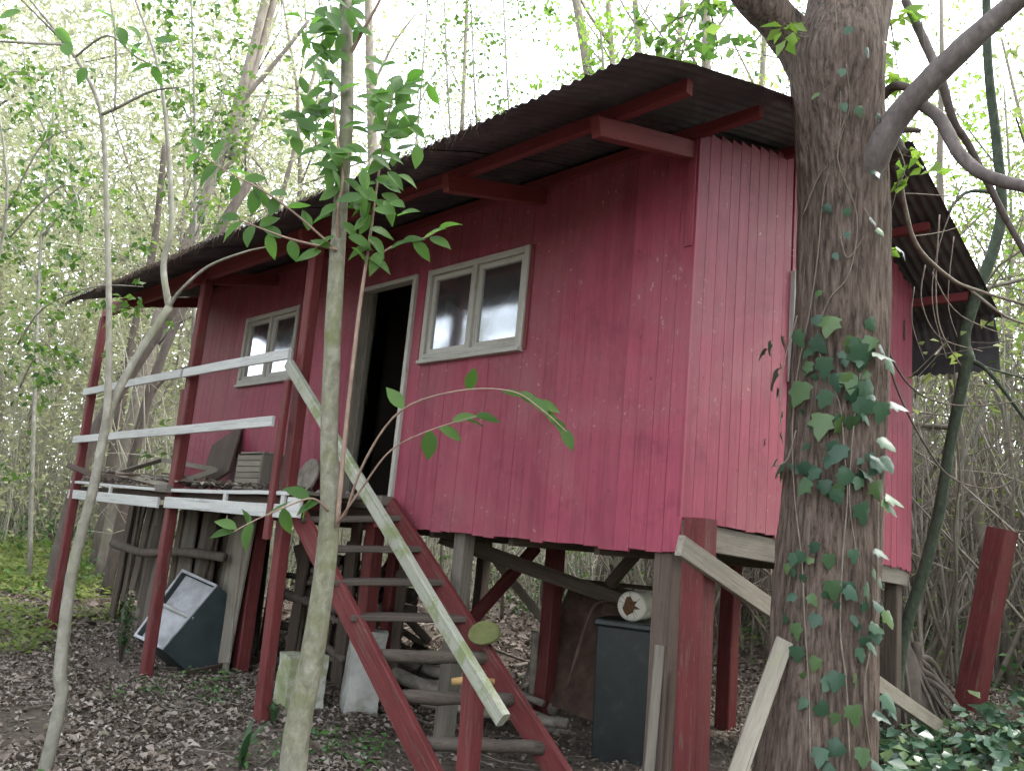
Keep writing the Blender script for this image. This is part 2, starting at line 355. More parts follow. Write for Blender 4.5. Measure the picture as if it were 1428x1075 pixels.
def leaf_cloud(P, size, tilt=.9, aspect=.5, droop=None, fold=.25, dirs=None):
    """rhombic folded leaves, two triangles each; arrays in, V and T out"""
    P = np.asarray(P, float); k = len(P); size = np.broadcast_to(np.asarray(size, float), (k,))
    if dirs is None:
        a = rng.uniform(0, 2 * np.pi, k); e = rng.normal(0, tilt * .6, k)
        if droop is not None: e = e - droop
        D = np.stack([np.cos(a) * np.cos(e), np.sin(a) * np.cos(e), np.sin(e)], 1)
    else: D = np.asarray(dirs, float)
    Nn = rng.normal(0, tilt, (k, 3)) + np.array([0, 0, 1.0]); Nn -= D * (Nn * D).sum(1, keepdims=True); Nn /= np.linalg.norm(Nn, axis=1, keepdims=True) + 1e-9
    B = np.cross(Nn, D); s = size[:, None]
    v0 = P; v2 = P + D * s - Nn * s * .08; v1 = P + D * s * .45 + B * s * aspect * .5 + Nn * s * fold * .5; v3 = P + D * s * .45 - B * s * aspect * .5 + Nn * s * fold * .5
    V = np.stack([v0, v1, v2, v3], 1).reshape(-1, 3); i = np.arange(k) * 4
    T = np.concatenate([np.stack([i, i + 2, i + 1], 1), np.stack([i, i + 3, i + 2], 1)], 1).reshape(-1, 3)
    return V, T
def path_px(*q): return [at(*a) for a in q]
# ---------------------------------------------------------------- ground
def build_ground():
    def axis(lo, hi, fine_lo, fine_hi, st):
        a = list(np.arange(fine_lo, fine_hi, st)); x = fine_lo; s = st
        left = []
        while x > lo: s *= 1.35; x -= s; left.append(x)
        x = a[-1]; s = st; right = []
        while x < hi: s *= 1.35; x += s; right.append(x)
        return left[::-1] + a + right
    xs = axis(-300, 300, -9, 10, .16); ys = axis(-200, 420, 1.5, 17, .16)
    V = []
    for y in ys:
        for x in xs:
            z = gz(x, y)
            if -9 < x < 10 and 1.5 < y < 17: z += random.uniform(-.012, .012)
            V.append((x, y, z))
    nx = len(xs); Fc = [(j * nx + i, j * nx + i + 1, (j + 1) * nx + i + 1, (j + 1) * nx + i) for j in range(len(ys) - 1) for i in range(nx - 1)]
    o = obj('ground', mesh_py('ground', V, Fc, 'soil', True)); o['kind'] = 'structure'; return o
ground = build_ground()
# ---------------------------------------------------------------- the house
HOUSE = empty('stilt_house', 'red plank cabin raised on posts with a corrugated metal roof and side porch', 'house', CORNER, TH - math.pi / 2)
def h(u, v, z): return Vector((-u, -v, z))
LEN, DEP = 7.2, 3.55
def roof_z(v): return 3.87 + (1.32 - v) * .27 if v > -2.0 else 4.766 - (-2.0 - v) * .385
FZ = 1.80                                       # floor
holes = [('window', 1.44, 2.64, 2.90, 3.70), ('door', 2.80, 3.63, 1.56, 3.70), ('window', 4.77, 5.94, 2.915, 3.70)]
def cutbox_wall(name, rects, y0, y1, mat, parent):
    V, Fc = [], []
    for (a, b, c, d) in rects:                  # a..b along u, c..d in z
        k = len(V)
        for u in (a, b):
            for v in (y0, y1):
                for z in (c, d): V.append(h(u, v, z))
        Fc += [tuple(k + i for i in f) for f in ((0, 1, 3, 2), (4, 6, 7, 5), (0, 4, 5, 1), (2, 3, 7, 6), (0, 2, 6, 4), (1, 5, 7, 3))]
    return obj(name, mesh_py(name, V, Fc, mat), parent)
WT = 4.10
rects = [(0.03, 1.44, 1.60, WT), (1.44, 2.64, 1.60, 2.90), (1.44, 2.64, 3.70, WT), (2.64, 2.80, 1.60, WT), (2.80, 3.63, 3.70, WT), (2.80, 3.63, 1.60, 1.78),
         (3.63, 4.77, 1.60, WT), (4.77, 5.94, 1.60, 2.915), (4.77, 5.94, 3.70, WT), (5.94, LEN - .03, 1.60, WT)]
fw_ = cutbox_wall('front_wall', rects, -.03, -.05, 'dark_wood', HOUSE)
edges = sorted({0.0, LEN} | {e for hl in holes for e in hl[1:3]}); cells = []
for e0, e1 in zip(edges, edges[1:]):
    k = max(1, round((e1 - e0) / .124)); cuts = [e0 + (e1 - e0) * (q + (random.uniform(-.06, .06) if 0 < q < k else 0)) / k for q in range(k + 1)]
    cells += list(zip(cuts, cuts[1:]))
for ci, (a, b) in enumerate(cells):
    gap = random.choice([.0025, .004, .0055]) if ci % 2 else random.choice([.0005, .0012]); mid = (a + b) / 2
    zb = 1.54 + random.uniform(-.014, .014) + (.10 if a > 3.2 else 0); zt = WT + .06; spans = [(zb, zt)]
    for (kind, h0, h1, z0, z1) in holes:
        if h0 < mid < h1: spans = [(zb, z0), (z1, zt)]
    off = random.uniform(-.002, .002)
    for (z0, z1) in spans:
        if z1 - z0 < .03: continue
        board('plank', h(mid, -.0145 + off, z0), h(mid, -.0145 + off, z1), b - a - gap, .022, 'red_paint', fw_, side=(1, 0, 0), ch=.0014, n=2, warp=.0008, ragged=.006)
# rail seam trim pieces: a thin horizontal moulding under the big window and end boards
board('corner_trim', h(.045, .003, 3.42), h(.045, .003, 4.12), .06, .012, 'red_paint', fw_, side=(1, 0, 0))
# right side wall (gable end)
def side_bottom(v): return 1.755 + (v + .28) * .055
sw_ = None
Vb, Fb = [], []
k = 0
for (v0, v1, z0f, z1f) in ((-.03, -1.24, None, None), (-2.15, -DEP + .03, None, None)):
    pass
def side_panel(name, segs, u0, u1, mat, parent):
    V, Fc = [], []
    for (va, vb, z0a, z0b, z1a, z1b) in segs:
        k = len(V)
        for uu in (u0, u1):
            V += [h(uu, va, z0a), h(uu, vb, z0b), h(uu, vb, z1b), h(uu, va, z1a)]
        Fc += [tuple(k + i for i in f) for f in ((0, 1, 2, 3), (4, 7, 6, 5), (0, 4, 5, 1), (1, 5, 6, 2), (2, 6, 7, 3), (3, 7, 4, 0))]
    return obj(name, mesh_py(name, V, Fc, mat), parent)
rz = lambda v: roof_z(v) - .09
WV0, WV1, WZ0, WZ1 = -1.235, -2.15, 2.82, 3.62
segs = [(-.04, WV0, 1.80, 1.74, rz(-.04), rz(WV0)), (WV0, WV1, 1.74, 1.69, WZ0, WZ0), (WV0, -2.0, WZ1, WZ1, rz(WV0), rz(-2.0)), (-2.0, WV1, WZ1, WZ1, rz(-2.0), rz(WV1)),
        (WV1, -DEP + .03, 1.69, 1.62, rz(WV1), rz(-DEP + .03))]
sw_ = side_panel('side_wall', segs, .05, .03, 'dark_wood', HOUSE)
v = -.002
while v > -DEP + .01:
    wd = min(.125 * random.uniform(.9, 1.08), v + DEP)
    a, b = v - .0015, v - wd + .0015; mid = (a + b) / 2
    zb = side_bottom(mid) + random.uniform(-.012, .012); zt = roof_z(mid) - .055
    spans = [(zb, zt)]
    if b < WV0 and a > WV1:
        if b < WV0 < a and a - WV0 > .05: b = WV0 + .001
        elif b < WV1 < a and WV1 - b > .05: a = WV1 - .001
        else: spans = [(zb, WZ0), (WZ1, zt)]
        mid = (a + b) / 2
    for (z0, z1) in spans:
        board('plank', h(.0155 + random.uniform(-.002, .002), mid, z0), h(.0155, mid, z1), a - b, .022, 'red_paint', sw_, side=(0, 1, 0), ch=.0016, n=2, warp=.0008, ragged=.004)
    v -= wd
board('batten', h(-.012, -2.50, 2.63), h(-.012, -2.86, 2.60), .045, .02, 'red_paint', sw_, side=(0, 0, 1))
board('batten', h(-.008, -2.84, 1.62), h(-.008, -2.84, 2.60), .05, .012, 'red_paint', sw_, side=(0, 1, 0))
board('latch', h(-.010, -3.33, 3.60), h(-.010, -3.33, 3.78), .018, .014, 'rusty_metal', sw_, side=(0, 1, 0))
# left and back walls, floor, interior
lw = side_panel('left_wall', [(-.05, -2.0, 1.62, 1.62, rz(0), rz(-2.0)), (-2.0, -DEP + .05, 1.62, 1.62, rz(-2.0), rz(-DEP + .05))], LEN - .05, LEN - .03, 'dark_wood', HOUSE)
for i in range(28):
    vv = -.065 - i * .125
    board('plank', h(LEN - .012, vv, 1.55), h(LEN - .012, vv, roof_z(vv) - .06), .121, .022, 'red_paint', lw, side=(0, 1, 0), n=1)
bw = cutbox_wall('back_wall', [(.06, LEN - .06, 1.62, 4.28)], -DEP + .05, -DEP + .03, 'dark_wood', HOUSE)
for i in range(57):
    uu = .075 + i * .125
    board('plank', h(uu, -DEP + .012, 1.55), h(uu, -DEP + .012, 4.30), .121, .022, 'red_paint', bw, side=(1, 0, 0), n=1)
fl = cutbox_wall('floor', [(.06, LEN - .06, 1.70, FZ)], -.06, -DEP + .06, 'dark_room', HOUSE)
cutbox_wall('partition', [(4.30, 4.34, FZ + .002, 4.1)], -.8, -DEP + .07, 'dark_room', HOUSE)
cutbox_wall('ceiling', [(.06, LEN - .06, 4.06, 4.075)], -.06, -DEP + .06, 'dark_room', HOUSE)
# ---------------------------------------------------------------- windows and door
def ring(parent, name, o_, ex, ez, w, d, u0, u1, z0, z1, v, mat, axis='u', ch=.003):
    P = (lambda a, b, z: h(a, b, z)) if axis == 'u' else (lambda a, b, z: h(b, a, z))
    sd = (1, 0, 0) if axis == 'u' else (0, 1, 0)
    out = []
    out.append(board(name, P(u0 + w / 2, v, z0), P(u0 + w / 2, v, z1), w, d, mat, parent, side=sd, ch=ch))
    out.append(board(name, P(u1 - w / 2, v, z0), P(u1 - w / 2, v, z1), w, d, mat, parent, side=sd, ch=ch))
    out.append(board(name, P(u0 + w, v, z0 + w / 2), P(u1 - w, v, z0 + w / 2), w, d * .96, mat, parent, side=(0, 0, 1), ch=ch))
    out.append(board(name, P(u0 + w, v, z1 - w / 2), P(u1 - w, v, z1 - w / 2), w, d * .96, mat, parent, side=(0, 0, 1), ch=ch))
    return out
def film(u0, u1, z0, z1, v, parent, seed):
    rg = np.random.default_rng(seed); nx, nz = 34, 22; V = []; fr_ = rg.uniform(3, 16, (7, 3)); ph = rg.uniform(0, 6, 7)
    for j in range(nz + 1):
        for i in range(nx + 1):
            s, t = i / nx, j / nz
            top = z1 - (z1 - z0) * (.12 + .14 * math.sin(s * 5 + seed) + .18 * s * (1 - s))
            d = sum(math.sin(f[0] * s * 2 + f[1] * t + p + 1.6 * math.sin(f[2] * .4 * (s - t))) for f, p in zip(fr_, ph)) * .017 + rg.normal(0, .004)
            V.append(h(u0 + (u1 - u0) * s, v - .03 - abs(d) * 1.1 - .05 * t, z0 + (top - z0) * t))
    Fc = [(j * (nx + 1) + i, j * (nx + 1) + i + 1, (j + 1) * (nx + 1) + i + 1, (j + 1) * (nx + 1) + i) for j in range(nz) for i in range(nx)]
    return obj('plastic_film', mesh_py('plastic_film', V, Fc, 'plastic_film', False), parent)
def window(u0, u1, z0, z1, seed, filmtop):
    wv = board('window', h(u0, .012, z0 + .0), h(u1, .012, z0 + .0), .03, .075, 'white_paint', HOUSE, side=(0, 0, 1))      # sill carries the rest
    par = HOUSE
    inv = wv.matrix_basis.inverted()
    kids = []
    def kid(o): 
        o.matrix_basis = inv @ o.matrix_basis; o.parent = wv; return o
    for o in ring(None, 'frame', None, 0, 0, .05, .10, u0, u1, z0 + .016, z1, -.025, 'white_paint'): kid(o)
    mu = (u0 + u1) / 2
    kid(board('mullion', h(mu, -.02, z0 + .066), h(mu, -.02, z1 - .05), .045, .085, 'white_paint', None, side=(1, 0, 0)))
    for (a, b) in ((u0 + .052, mu - .024), (mu + .024, u1 - .052)):
        for o in ring(None, 'sash', None, 0, 0, .042, .035, a, b, z0 + .068, z1 - .052, -.02, 'white_paint'): kid(o)
        V = [h(a + .042, -.022, z0 + .11), h(b - .042, -.022, z0 + .11), h(b - .042, -.022, z1 - .094), h(a + .042, -.022, z1 - .094)]
        V += [v_ + Vector((0, .003, 0)) for v_ in V]
        kid(obj('pane', mesh_py('pane', V, [(0, 1, 2, 3), (7, 6, 5, 4), (0, 4, 5, 1), (1, 5, 6, 2), (2, 6, 7, 3), (3, 7, 4, 0)], 'glass'), None))
        kid(film(a + .01, b - .01, z0 + .07, z0 + .07 + (z1 - z0) * filmtop, -.05, None, seed)); seed += 3
    # red trim round the opening
    for uu in (u0 - .022, u1 + .022): kid(board('trim', h(uu, .004, z0), h(uu, .004, z1), .035, .014, 'rafter_red', None, side=(1, 0, 0)))
    return wv
window(1.44, 2.64, 2.90, 3.70, 3, .62)
window(4.77, 5.94, 2.915, 3.70, 21, .80)
swn = board('window', h(-.012, WV0, WZ0), h(-.012, WV1, WZ0), .03, .06, 'white_paint', HOUSE, side=(0, 0, 1))
for o in ring(None, 'frame', None, 0, 0, .06, .09, WV0, WV1 , WZ0 + .016, WZ1, .02, 'rail_white', 'v') if False else []: pass
def side_window():
    inv = swn.matrix_basis.inverted()
    def kid(o): o.matrix_basis = inv @ o.matrix_basis; o.parent = swn
    for vv in (WV0 - .03, WV1 + .03, (WV0 + WV1) / 2): kid(board('frame', h(.015, vv, WZ0 + .016), h(.015, vv, WZ1), .06, .09, 'rail_white', None, side=(0, 1, 0)))
    for zz in (WZ0 + .046, WZ1 - .03): kid(board('frame', h(.012, WV0 - .06, zz), h(.012, WV1 + .06, zz), .06, .08, 'rail_white', None, side=(0, 0, 1)))
    V = [h(.02, WV0 - .06, WZ0 + .07), h(.02, WV1 + .06, WZ0 + .07), h(.02, WV1 + .06, WZ1 - .06), h(.02, WV0 - .06, WZ1 - .06)]
    kid(obj('pane', mesh_py('pane', V, [(0, 1, 2, 3)], 'glass'), None))
side_window()
# door: white frame, grey leaf swung inwards
D0, D1, DZ0, DZ1 = 2.80, 3.63, 1.785, 3.70
df_ = board('door_frame', h(D0 + .0225, -.02, DZ0), h(D0 + .0225, -.02, DZ1), .045, .10, 'white_paint', HOUSE, side=(1, 0, 0))
def reparent(o, p):
    o.matrix_basis = p.matrix_basis.inverted() @ o.matrix_basis; o.parent = p; return o
reparent(board('jamb', h(D1 - .0225, -.05, DZ0), h(D1 - .0225, -.05, DZ1), .045, .16, 'pale_wood', None, side=(1, 0, 0)), df_)
reparent(board('lintel', h(D0 + .045, -.02, DZ1 - .02), h(D1 - .045, -.02, DZ1 - .02), .04, .096, 'white_paint', None, side=(0, 0, 1)), df_)
board('threshold', h(D0, .03, 1.745), h(D1 + .1, .03, 1.745), .075, .16, 'grey_wood', HOUSE, side=(0, 0, 1))
hin = Vector((D1 - .05, -.075)); ang = R(143); dirv = Vector((-math.cos(ang), -math.sin(ang)))    # (u, v)
dl = board('door', h(hin.x, hin.y, DZ0 + .02), h(hin.x, hin.y, DZ1 - .06), .04, .045, 'grey_wood', HOUSE, side=(1, 0, 0))
for i in range(5):
    c0 = hin + dirv * (.085 + i * .128); 
    reparent(board('door_board', h(c0.x, c0.y, DZ0 + .02), h(c0.x, c0.y, DZ1 - .06), .124, .022, 'pale_wood', None, side=h(dirv.x, dirv.y, 0)), dl)
for zz in (2.05, 2.75, 3.45):
    c0 = hin + dirv * .04 + Vector((.022 * dirv.y, -.022 * dirv.x)); c1 = hin + dirv * .66 + Vector((.022 * dirv.y, -.022 * dirv.x))
    reparent(board('ledge', h(c0.x, c0.y, zz), h(c1.x, c1.y, zz), .09, .02, 'pale_wood', None, side=(0, 0, 1)), dl)
# ---------------------------------------------------------------- roof
ridge = board('roof', h(-.46, -2.0, 4.70), h(8.05, -2.0, 4.70), .10, .06, 'dark_wood', HOUSE, side=(0, 0, 1))
def corrug(name, u0, u1, prof, mat, parent, lift=0.0, per=.076, amp=.0095, waver=.0):
    nseg = int((u1 - u0) / per * 6); V = []; off = random.uniform(-.004, .004)
    prof2 = []
    for k in range(len(prof) - 1):
        (va, za), (vb, zb) = prof[k], prof[k + 1]
        for t in np.linspace(0, 1, 4, endpoint=False): prof2.append((va + (vb - va) * t, za + (zb - za) * t))
    prof2.append(prof[-1])
    ph = random.uniform(0, 6)
    for k, (vv, zz) in enumerate(prof2):
        for i in range(nseg + 1):
            uu = u0 + (u1 - u0) * i / nseg
            wob = waver * math.sin(ph + uu * 2.3) * (1 - k / len(prof2))
            V.append(h(uu, vv + (random.uniform(-.004, .004) if k == 0 else 0), zz + amp * math.cos(2 * math.pi * uu / per) + lift + off + wob))
    nn = nseg + 1
    Fc = [(k * nn + i, k * nn + i + 1, (k + 1) * nn + i + 1, (k + 1) * nn + i) for k in range(len(prof2) - 1) for i in range(nseg)]
    o = obj(name, mesh_py(name, V, Fc, mat, True), None); return reparent(o, parent)
u = -.48; i = 0
while u < 7.85:
    u1 = min(u + .84, 7.95); ev = 1.33 + random.uniform(-.03, .03); 
    corrug('corrugated_sheet', u - .09, u1, [(ev, roof_z(ev) - .035), (.95, roof_z(.95) + .004), (.3, roof_z(.3) + .022), (-.5, roof_z(-.5) + .025), (-2.04, roof_z(-2.0) + .008)], 'roof_metal', ridge, lift=.008 * (i % 2), waver=.005)
    bv = -4.16 + random.uniform(-.03, .03)
    corrug('corrugated_sheet', u - .09, u1, [(bv, roof_z(bv)), (-3.2, roof_z(-3.2)), (-1.97, roof_z(-2.0) + .004)], 'roof_metal', ridge, lift=.012 * (i % 2) + .006, waver=.005)
    u = u1; i += 1
corrug('hanging_sheet', -.52, .38, [(-4.24, 3.47), (-4.22, 3.75), (-4.08, 3.965)], 'roof_metal', ridge)
corrug('hanging_sheet', .40, 1.6, [(-4.28, 3.55), (-4.22, 3.75), (-4.08, 3.965)], 'roof_metal', ridge)
def purlin(v_, u0, u1, hh=.095, ww=.06, mat='rafter_red'):
    z = roof_z(v_) - .012 - hh / 2
    reparent(board('purlin', h(u0, v_, z), h(u1, v_, z), hh, ww, mat, None, side=(0, 0, 1), n=6, warp=.004), ridge)
purlin(.77, -.44, 8.46, .085, .05); purlin(.0, -.42, 8.08, .075, .05); purlin(-1.1, -.40, 8.08, .075, .05); purlin(-2.8, -.40, 8.08, .075, .05); purlin(-3.72, -.42, 8.08, .08, .05)
for uu in (.06, 1.36, 3.23, 5.38, 7.15):
    e0 = (.93, roof_z(.93) - .10 - .055); e1 = (-.02 if uu < 3 else -.0, roof_z(0) - .10 - .06)
    reparent(board('rafter', h(uu, *e0), h(uu, *e1), .115, .065, 'rafter_red', None, side=(0, 0, 1), n=2, warp=.002), ridge)
# fascia beam carried on the porch posts
board('porch_beam', h(2.95, .775, 3.885), h(8.42, .775, 3.885), .10, .055, 'rafter_red', HOUSE, side=(0, 0, 1), n=5, warp=.004)
# pine needles lodged on the roof and hanging over the eave
def needles():
    V, T = [], []
    def strand(p, q, wd=.0022):
        k = len(V); d = (q - p); s = d.cross(Vector((.3, .2, 1))); s = s.normalized() * wd if s.length > 1e-6 else Vector((wd, 0, 0))
        V.extend([p - s, p + s, q]); T.append((k, k + 1, k + 2))
    for (a, b, nn, hang) in ((.55, 1.75, 420, .10), (2.0, 4.2, 900, .05), (4.2, 8.1, 3900, .07), (-.3, .6, 60, .02)):
        for i in range(nn):
            uu = random.uniform(a, b); vv = 1.33 - abs(random.gauss(0, .12)); z = roof_z(vv) + .012 + random.uniform(0, .045 if a > 4 else .02)
            p = h(uu, vv, z); q = p + Vector((random.gauss(0, .07), -random.uniform(.02, .16), random.gauss(-.01, .03)))
            if random.random() < .55:
                p = h(uu, 1.32, roof_z(1.32) - .03 + random.uniform(0, .03)); q = p + Vector((random.gauss(0, .03), -random.uniform(0, .03), -random.uniform(.02, hang) - (.10 if random.random() < .06 else 0)))
            strand(p, q)
        for i in range(nn // 2):
            uu = random.uniform(a, b); vv = random.uniform(-.2, 1.15); p = h(uu, vv, roof_z(vv) + .02); strand(p, p + Vector((random.gauss(0, .1), random.gauss(0, .1), random.gauss(.01, .015))), .003)
    o = obj('needle_litter', mesh_tri('needle_litter', [tuple(v) for v in V], T, 'needles'), ridge); o.matrix_basis = ridge.matrix_basis.inverted(); o['kind'] = 'stuff'
needles()
# ---------------------------------------------------------------- porch
dk = board('deck', h(3.02, .06, 1.70), h(8.3, .06, 1.70), .05, .09, 'dark_wood', HOUSE, side=(0, 0, 1))
def sag(uu): return -.035 * math.sin(max(0, min(1, (uu - 3.1) / 5.2)) * math.pi)
for i in range(38):
    uu = 3.08 + i * .1395
    reparent(board('plank', h(uu, .02, 1.755 + sag(uu) * .4), h(uu, .83 + random.uniform(-.02, .02), 1.735 + sag(uu)), .134, .026, 'brown_wood' if random.random() < .5 else 'grey_wood', None, side=(1, 0, 0), n=1), dk)
reparent(board('joist', h(3.05, .70, 1.655), h(8.28, .70, 1.63), .09, .06, 'dark_wood', None, side=(0, 0, 1)), dk)
# deck edge strip (sagging) and white fascia board
for (ua, ub) in ((3.0, 5.30), (5.46, 8.25)):
    reparent(board('edge_strip', h(ua, .845, 1.722 + sag(ua) * .9), h(ub, .845, 1.722 + sag(ub) * .9), .032, .022, 'rail_white', None, side=(0, 0, 1), n=5, warp=.004), dk)
    reparent(board('fascia', h(ua, .85, 1.565 + .02 * (ua < 4)), h(ub, .85, 1.575), .105, .022, 'rail_white', None, side=(0, 0, 1), n=3, warp=.003), dk)
for uu in (4.05, 6.85, 3.06): reparent(board('spacer', h(uu, .845, 1.62), h(uu, .845, 1.705), .05, .03, 'rail_white', None, side=(1, 0, 0), n=1), dk)
reparent(board('fascia', h(2.78, .85, 1.62), h(2.97, .85, 1.62), .15, .024, 'rail_white', None, side=(0, 0, 1), n=1), dk)
def post(px, py, ub, vb, ut, vt, zt, wd, mat='dark_red_paint'):
    g = gz(*W(ub, vb, 0).xy); return board('post', h(ub, vb, g - .25), h(ut, vt, zt), wd, wd * .9, mat, HOUSE, side=(1, 0, 0), ch=.01, n=5, warp=.004)
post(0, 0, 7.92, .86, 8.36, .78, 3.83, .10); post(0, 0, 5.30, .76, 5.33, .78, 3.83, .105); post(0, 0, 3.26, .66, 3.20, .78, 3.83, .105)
# doubled pieces bolted to the posts
board('post_splice', h(3.21, .86, 1.36), h(3.20, .87, 2.62), .075, .045, 'dark_red_paint', HOUSE, side=(1, 0, 0), ch=.008, n=3, warp=.002)
board('post_splice', h(5.40, .74, 1.55), h(5.42, .77, 2.70), .07, .10, 'dark_red_paint', HOUSE, side=(1, 0, 0), ch=.008, n=3, warp=.002)
board('post_block', h(5.20, .87, 1.705), h(5.48, .87, 1.705), .075, .06, 'grey_wood', HOUSE, side=(0, 0, 1), n=1)
board('rail', h(8.32, .87, 2.835), h(5.34, .88, 2.845), .085, .028, 'rail_white', HOUSE, side=(0, 0, 1), n=3, warp=.003)
board('rail', h(5.30, .872, 2.845), h(3.24, .872, 2.845), .088, .028, 'rail_white', HOUSE, side=(0, 0, 1), n=3, warp=.003)
board('rail', h(8.34, .88, 2.235), h(3.27, .915, 2.285), .085, .026, 'rail_white', HOUSE, side=(0, 0, 1), n=5, warp=.003)
# ---------------------------------------------------------------- stilts and bracing
def stilt(ub, vb, ut, vt, zt, wd, mat, wd2=None):
    g = gz(*W(ub, vb, 0).xy); return board('stilt', h(ub, vb, g - .2), h(ut, vt, zt), wd, wd2 or wd, mat, HOUSE, side=(1, 0, 0), ch=.01, n=4, warp=.004)
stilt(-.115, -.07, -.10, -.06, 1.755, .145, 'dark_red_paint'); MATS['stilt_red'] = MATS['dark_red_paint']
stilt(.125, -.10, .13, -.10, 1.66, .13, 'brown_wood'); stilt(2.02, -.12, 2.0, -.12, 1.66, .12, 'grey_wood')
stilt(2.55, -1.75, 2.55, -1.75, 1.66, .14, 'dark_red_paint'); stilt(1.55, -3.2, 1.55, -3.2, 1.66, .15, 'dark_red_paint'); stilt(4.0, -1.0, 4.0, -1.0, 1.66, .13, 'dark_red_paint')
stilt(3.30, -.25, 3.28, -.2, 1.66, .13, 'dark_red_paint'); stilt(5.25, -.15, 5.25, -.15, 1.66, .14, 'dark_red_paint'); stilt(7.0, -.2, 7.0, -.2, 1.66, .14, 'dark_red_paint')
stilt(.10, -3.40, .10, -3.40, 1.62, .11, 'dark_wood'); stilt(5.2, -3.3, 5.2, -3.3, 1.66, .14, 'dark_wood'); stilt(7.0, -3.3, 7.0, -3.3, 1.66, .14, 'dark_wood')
board('sill_beam', h(.055, -.02, 1.665), h(.055, -DEP + .04, 1.53), .16, .07, 'grey_wood', HOUSE, side=(0, 0, 1), n=3, warp=.004)
board('sill_beam', h(.15, -.085, 1.615), h(LEN - .05, -.085, 1.615), .11, .06, 'dark_wood', HOUSE, side=(0, 0, 1), n=3, warp=.004)
for vv in (-.9, -1.8, -2.7, -3.45): board('joist', h(.10, vv, 1.63), h(LEN - .05, vv, 1.63), .12, .06, 'dark_wood', HOUSE, side=(0, 0, 1), n=2, warp=.003)
for uu in (.7, 1.5, 2.4, 3.4, 4.6, 5.8, 6.9): board('joist', h(uu, -.12, 1.53), h(uu, -DEP + .1, 1.53), .08, .05, 'dark_wood', HOUSE, side=(0, 0, 1), n=2, warp=.003)
HI = HOUSE.matrix_basis.copy()
bpy.context.view_layer.update()
HINV = HOUSE.matrix_world.inverted()
def wl(p): return HINV @ Vector(p)
def brace(name, p, q, wd, t, mat, side=(0, 0, 1)): return board(name, wl(p), wl(q), wd, t, mat, HOUSE, side=side, n=3, warp=.003)
brace('brace', on_v(615, 748, -.35), on_v(900, 850, -1.9), .12, .07, 'dark_wood')
brace('brace', on_v(748, 762, -2.0), on_v(640, 885, -1.2), .11, .07, 'dark_red_paint')
brace('brace', on_v(668, 752, -2.2), on_v(768, 878, -3.1), .09, .04, 'pale_wood')
brace('brace', on_v(585, 765, -1.2), on_v(505, 850, -1.2), .10, .06, 'dark_wood')
brace('brace', on_v(910, 745, -1.6), on_v(850, 815, -1.6), .09, .06, 'dark_wood')
bp, bq = on_u(948, 760, -.20), on_u(1320, 1020, -.10)
brace('brace', bp, bq, .115, .04, 'pale_wood')
# ---------------------------------------------------------------- stairs
ST = empty('staircase', 'steep wooden staircase with dark red sides rising to the cabin doorway', 'stairs', W(1.9, .4, 0))
SI = Matrix.Translation(W(1.9, .4, 0)).inverted()
def sb(name, a, b, *args, **kw):
    return board(name, SI @ a, SI @ b, *args, parent=ST, **kw)
La, Lb = W(3.06, .72, 1.60), W(.86, .72, -.06); Ra, Rb = W(2.72, .09, 1.70), W(.38, .09, -.05)
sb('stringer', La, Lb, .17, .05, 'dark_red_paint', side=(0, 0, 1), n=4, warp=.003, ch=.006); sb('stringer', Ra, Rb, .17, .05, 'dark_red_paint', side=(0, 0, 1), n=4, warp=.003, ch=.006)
NS = 8
for i in range(NS):
    t = (i + .45) / NS
    a = La.lerp(Lb, t) + Vector((0, 0, .03)); b = Ra.lerp(Rb, t) + Vector((0, 0, .015)); d = (b - a).normalized()
    if i >= 4:
        pts, rr = [SI @ (a + d * .026 + (b - a - d * .03) * s) + Vector((random.uniform(-.006, .006), 0, random.uniform(-.006, .006))) for s in np.linspace(0, 1, 7)], [random.uniform(.038, .047) for _ in range(7)]
        V, Fc = [], []; tube(V, Fc, pts, rr, 9); c0 = sum(V, Vector()) / len(V)
        V = [Vector((v.x, v.y, c0.z + (v.z - c0.z) * 1.0)) for v in V]
        obj('step', mesh_py('step', V, Fc, 'tread_wood', True), ST)
    else: sb('step', a - d * .02, b + d * .03, .16, .042, 'tread_wood', side=(UV_U.x, UV_U.y, 0), n=3, warp=.004, ch=.008)
sb('handrail', W(3.18, .90, 2.75), W(.40, .90, .62), .088, .055, 'mossy_rail', side=(0, 0, 1), n=5, warp=.003, ch=.008)
sb('newel_post', W(.72, .80, -.1), W(.76, .80, .80), .10, .10, 'dark_red_paint', side=(UV_U.x, UV_U.y, 0), n=3, warp=.003, ch=.008)
def lathe_disc(name, c, nrm, r, t, mat, parent=None, cut=None, n=28, jit=.03):
    V, Fc = [], []; nrm = Vector(nrm).normalized(); a = nrm.orthogonal().normalized(); b = nrm.cross(a); rim = []
    for j in range(n):
        th = 2 * math.pi * j / n; rim.append(r * (1 + random.uniform(-jit, jit)))
    for k, off in ((0, -t / 2), (1, -t / 2 + .006), (2, t / 2 - .006), (3, t / 2)):
        for j in range(n):
            th = 2 * math.pi * j / n; rr = rim[j] - (.006 if k in (0, 3) else 0); p = a * math.cos(th) * rr + b * math.sin(th) * rr
            if cut is not None and p.dot(cut[0]) > cut[1]: p -= cut[0] * (p.dot(cut[0]) - cut[1])
            V.append(p + nrm * off)
    for k in range(3):
        for j in range(n): Fc.append((k * n + j, k * n + (j + 1) % n, (k + 1) * n + (j + 1) % n, (k + 1) * n + j))
    Fc.append(tuple(range(n - 1, -1, -1))); Fc.append(tuple(3 * n + j for j in range(n)))
    o = obj(name, mesh_py(name, V, Fc, mat), parent); o.location = c; return o
bpy.context.view_layer.update()
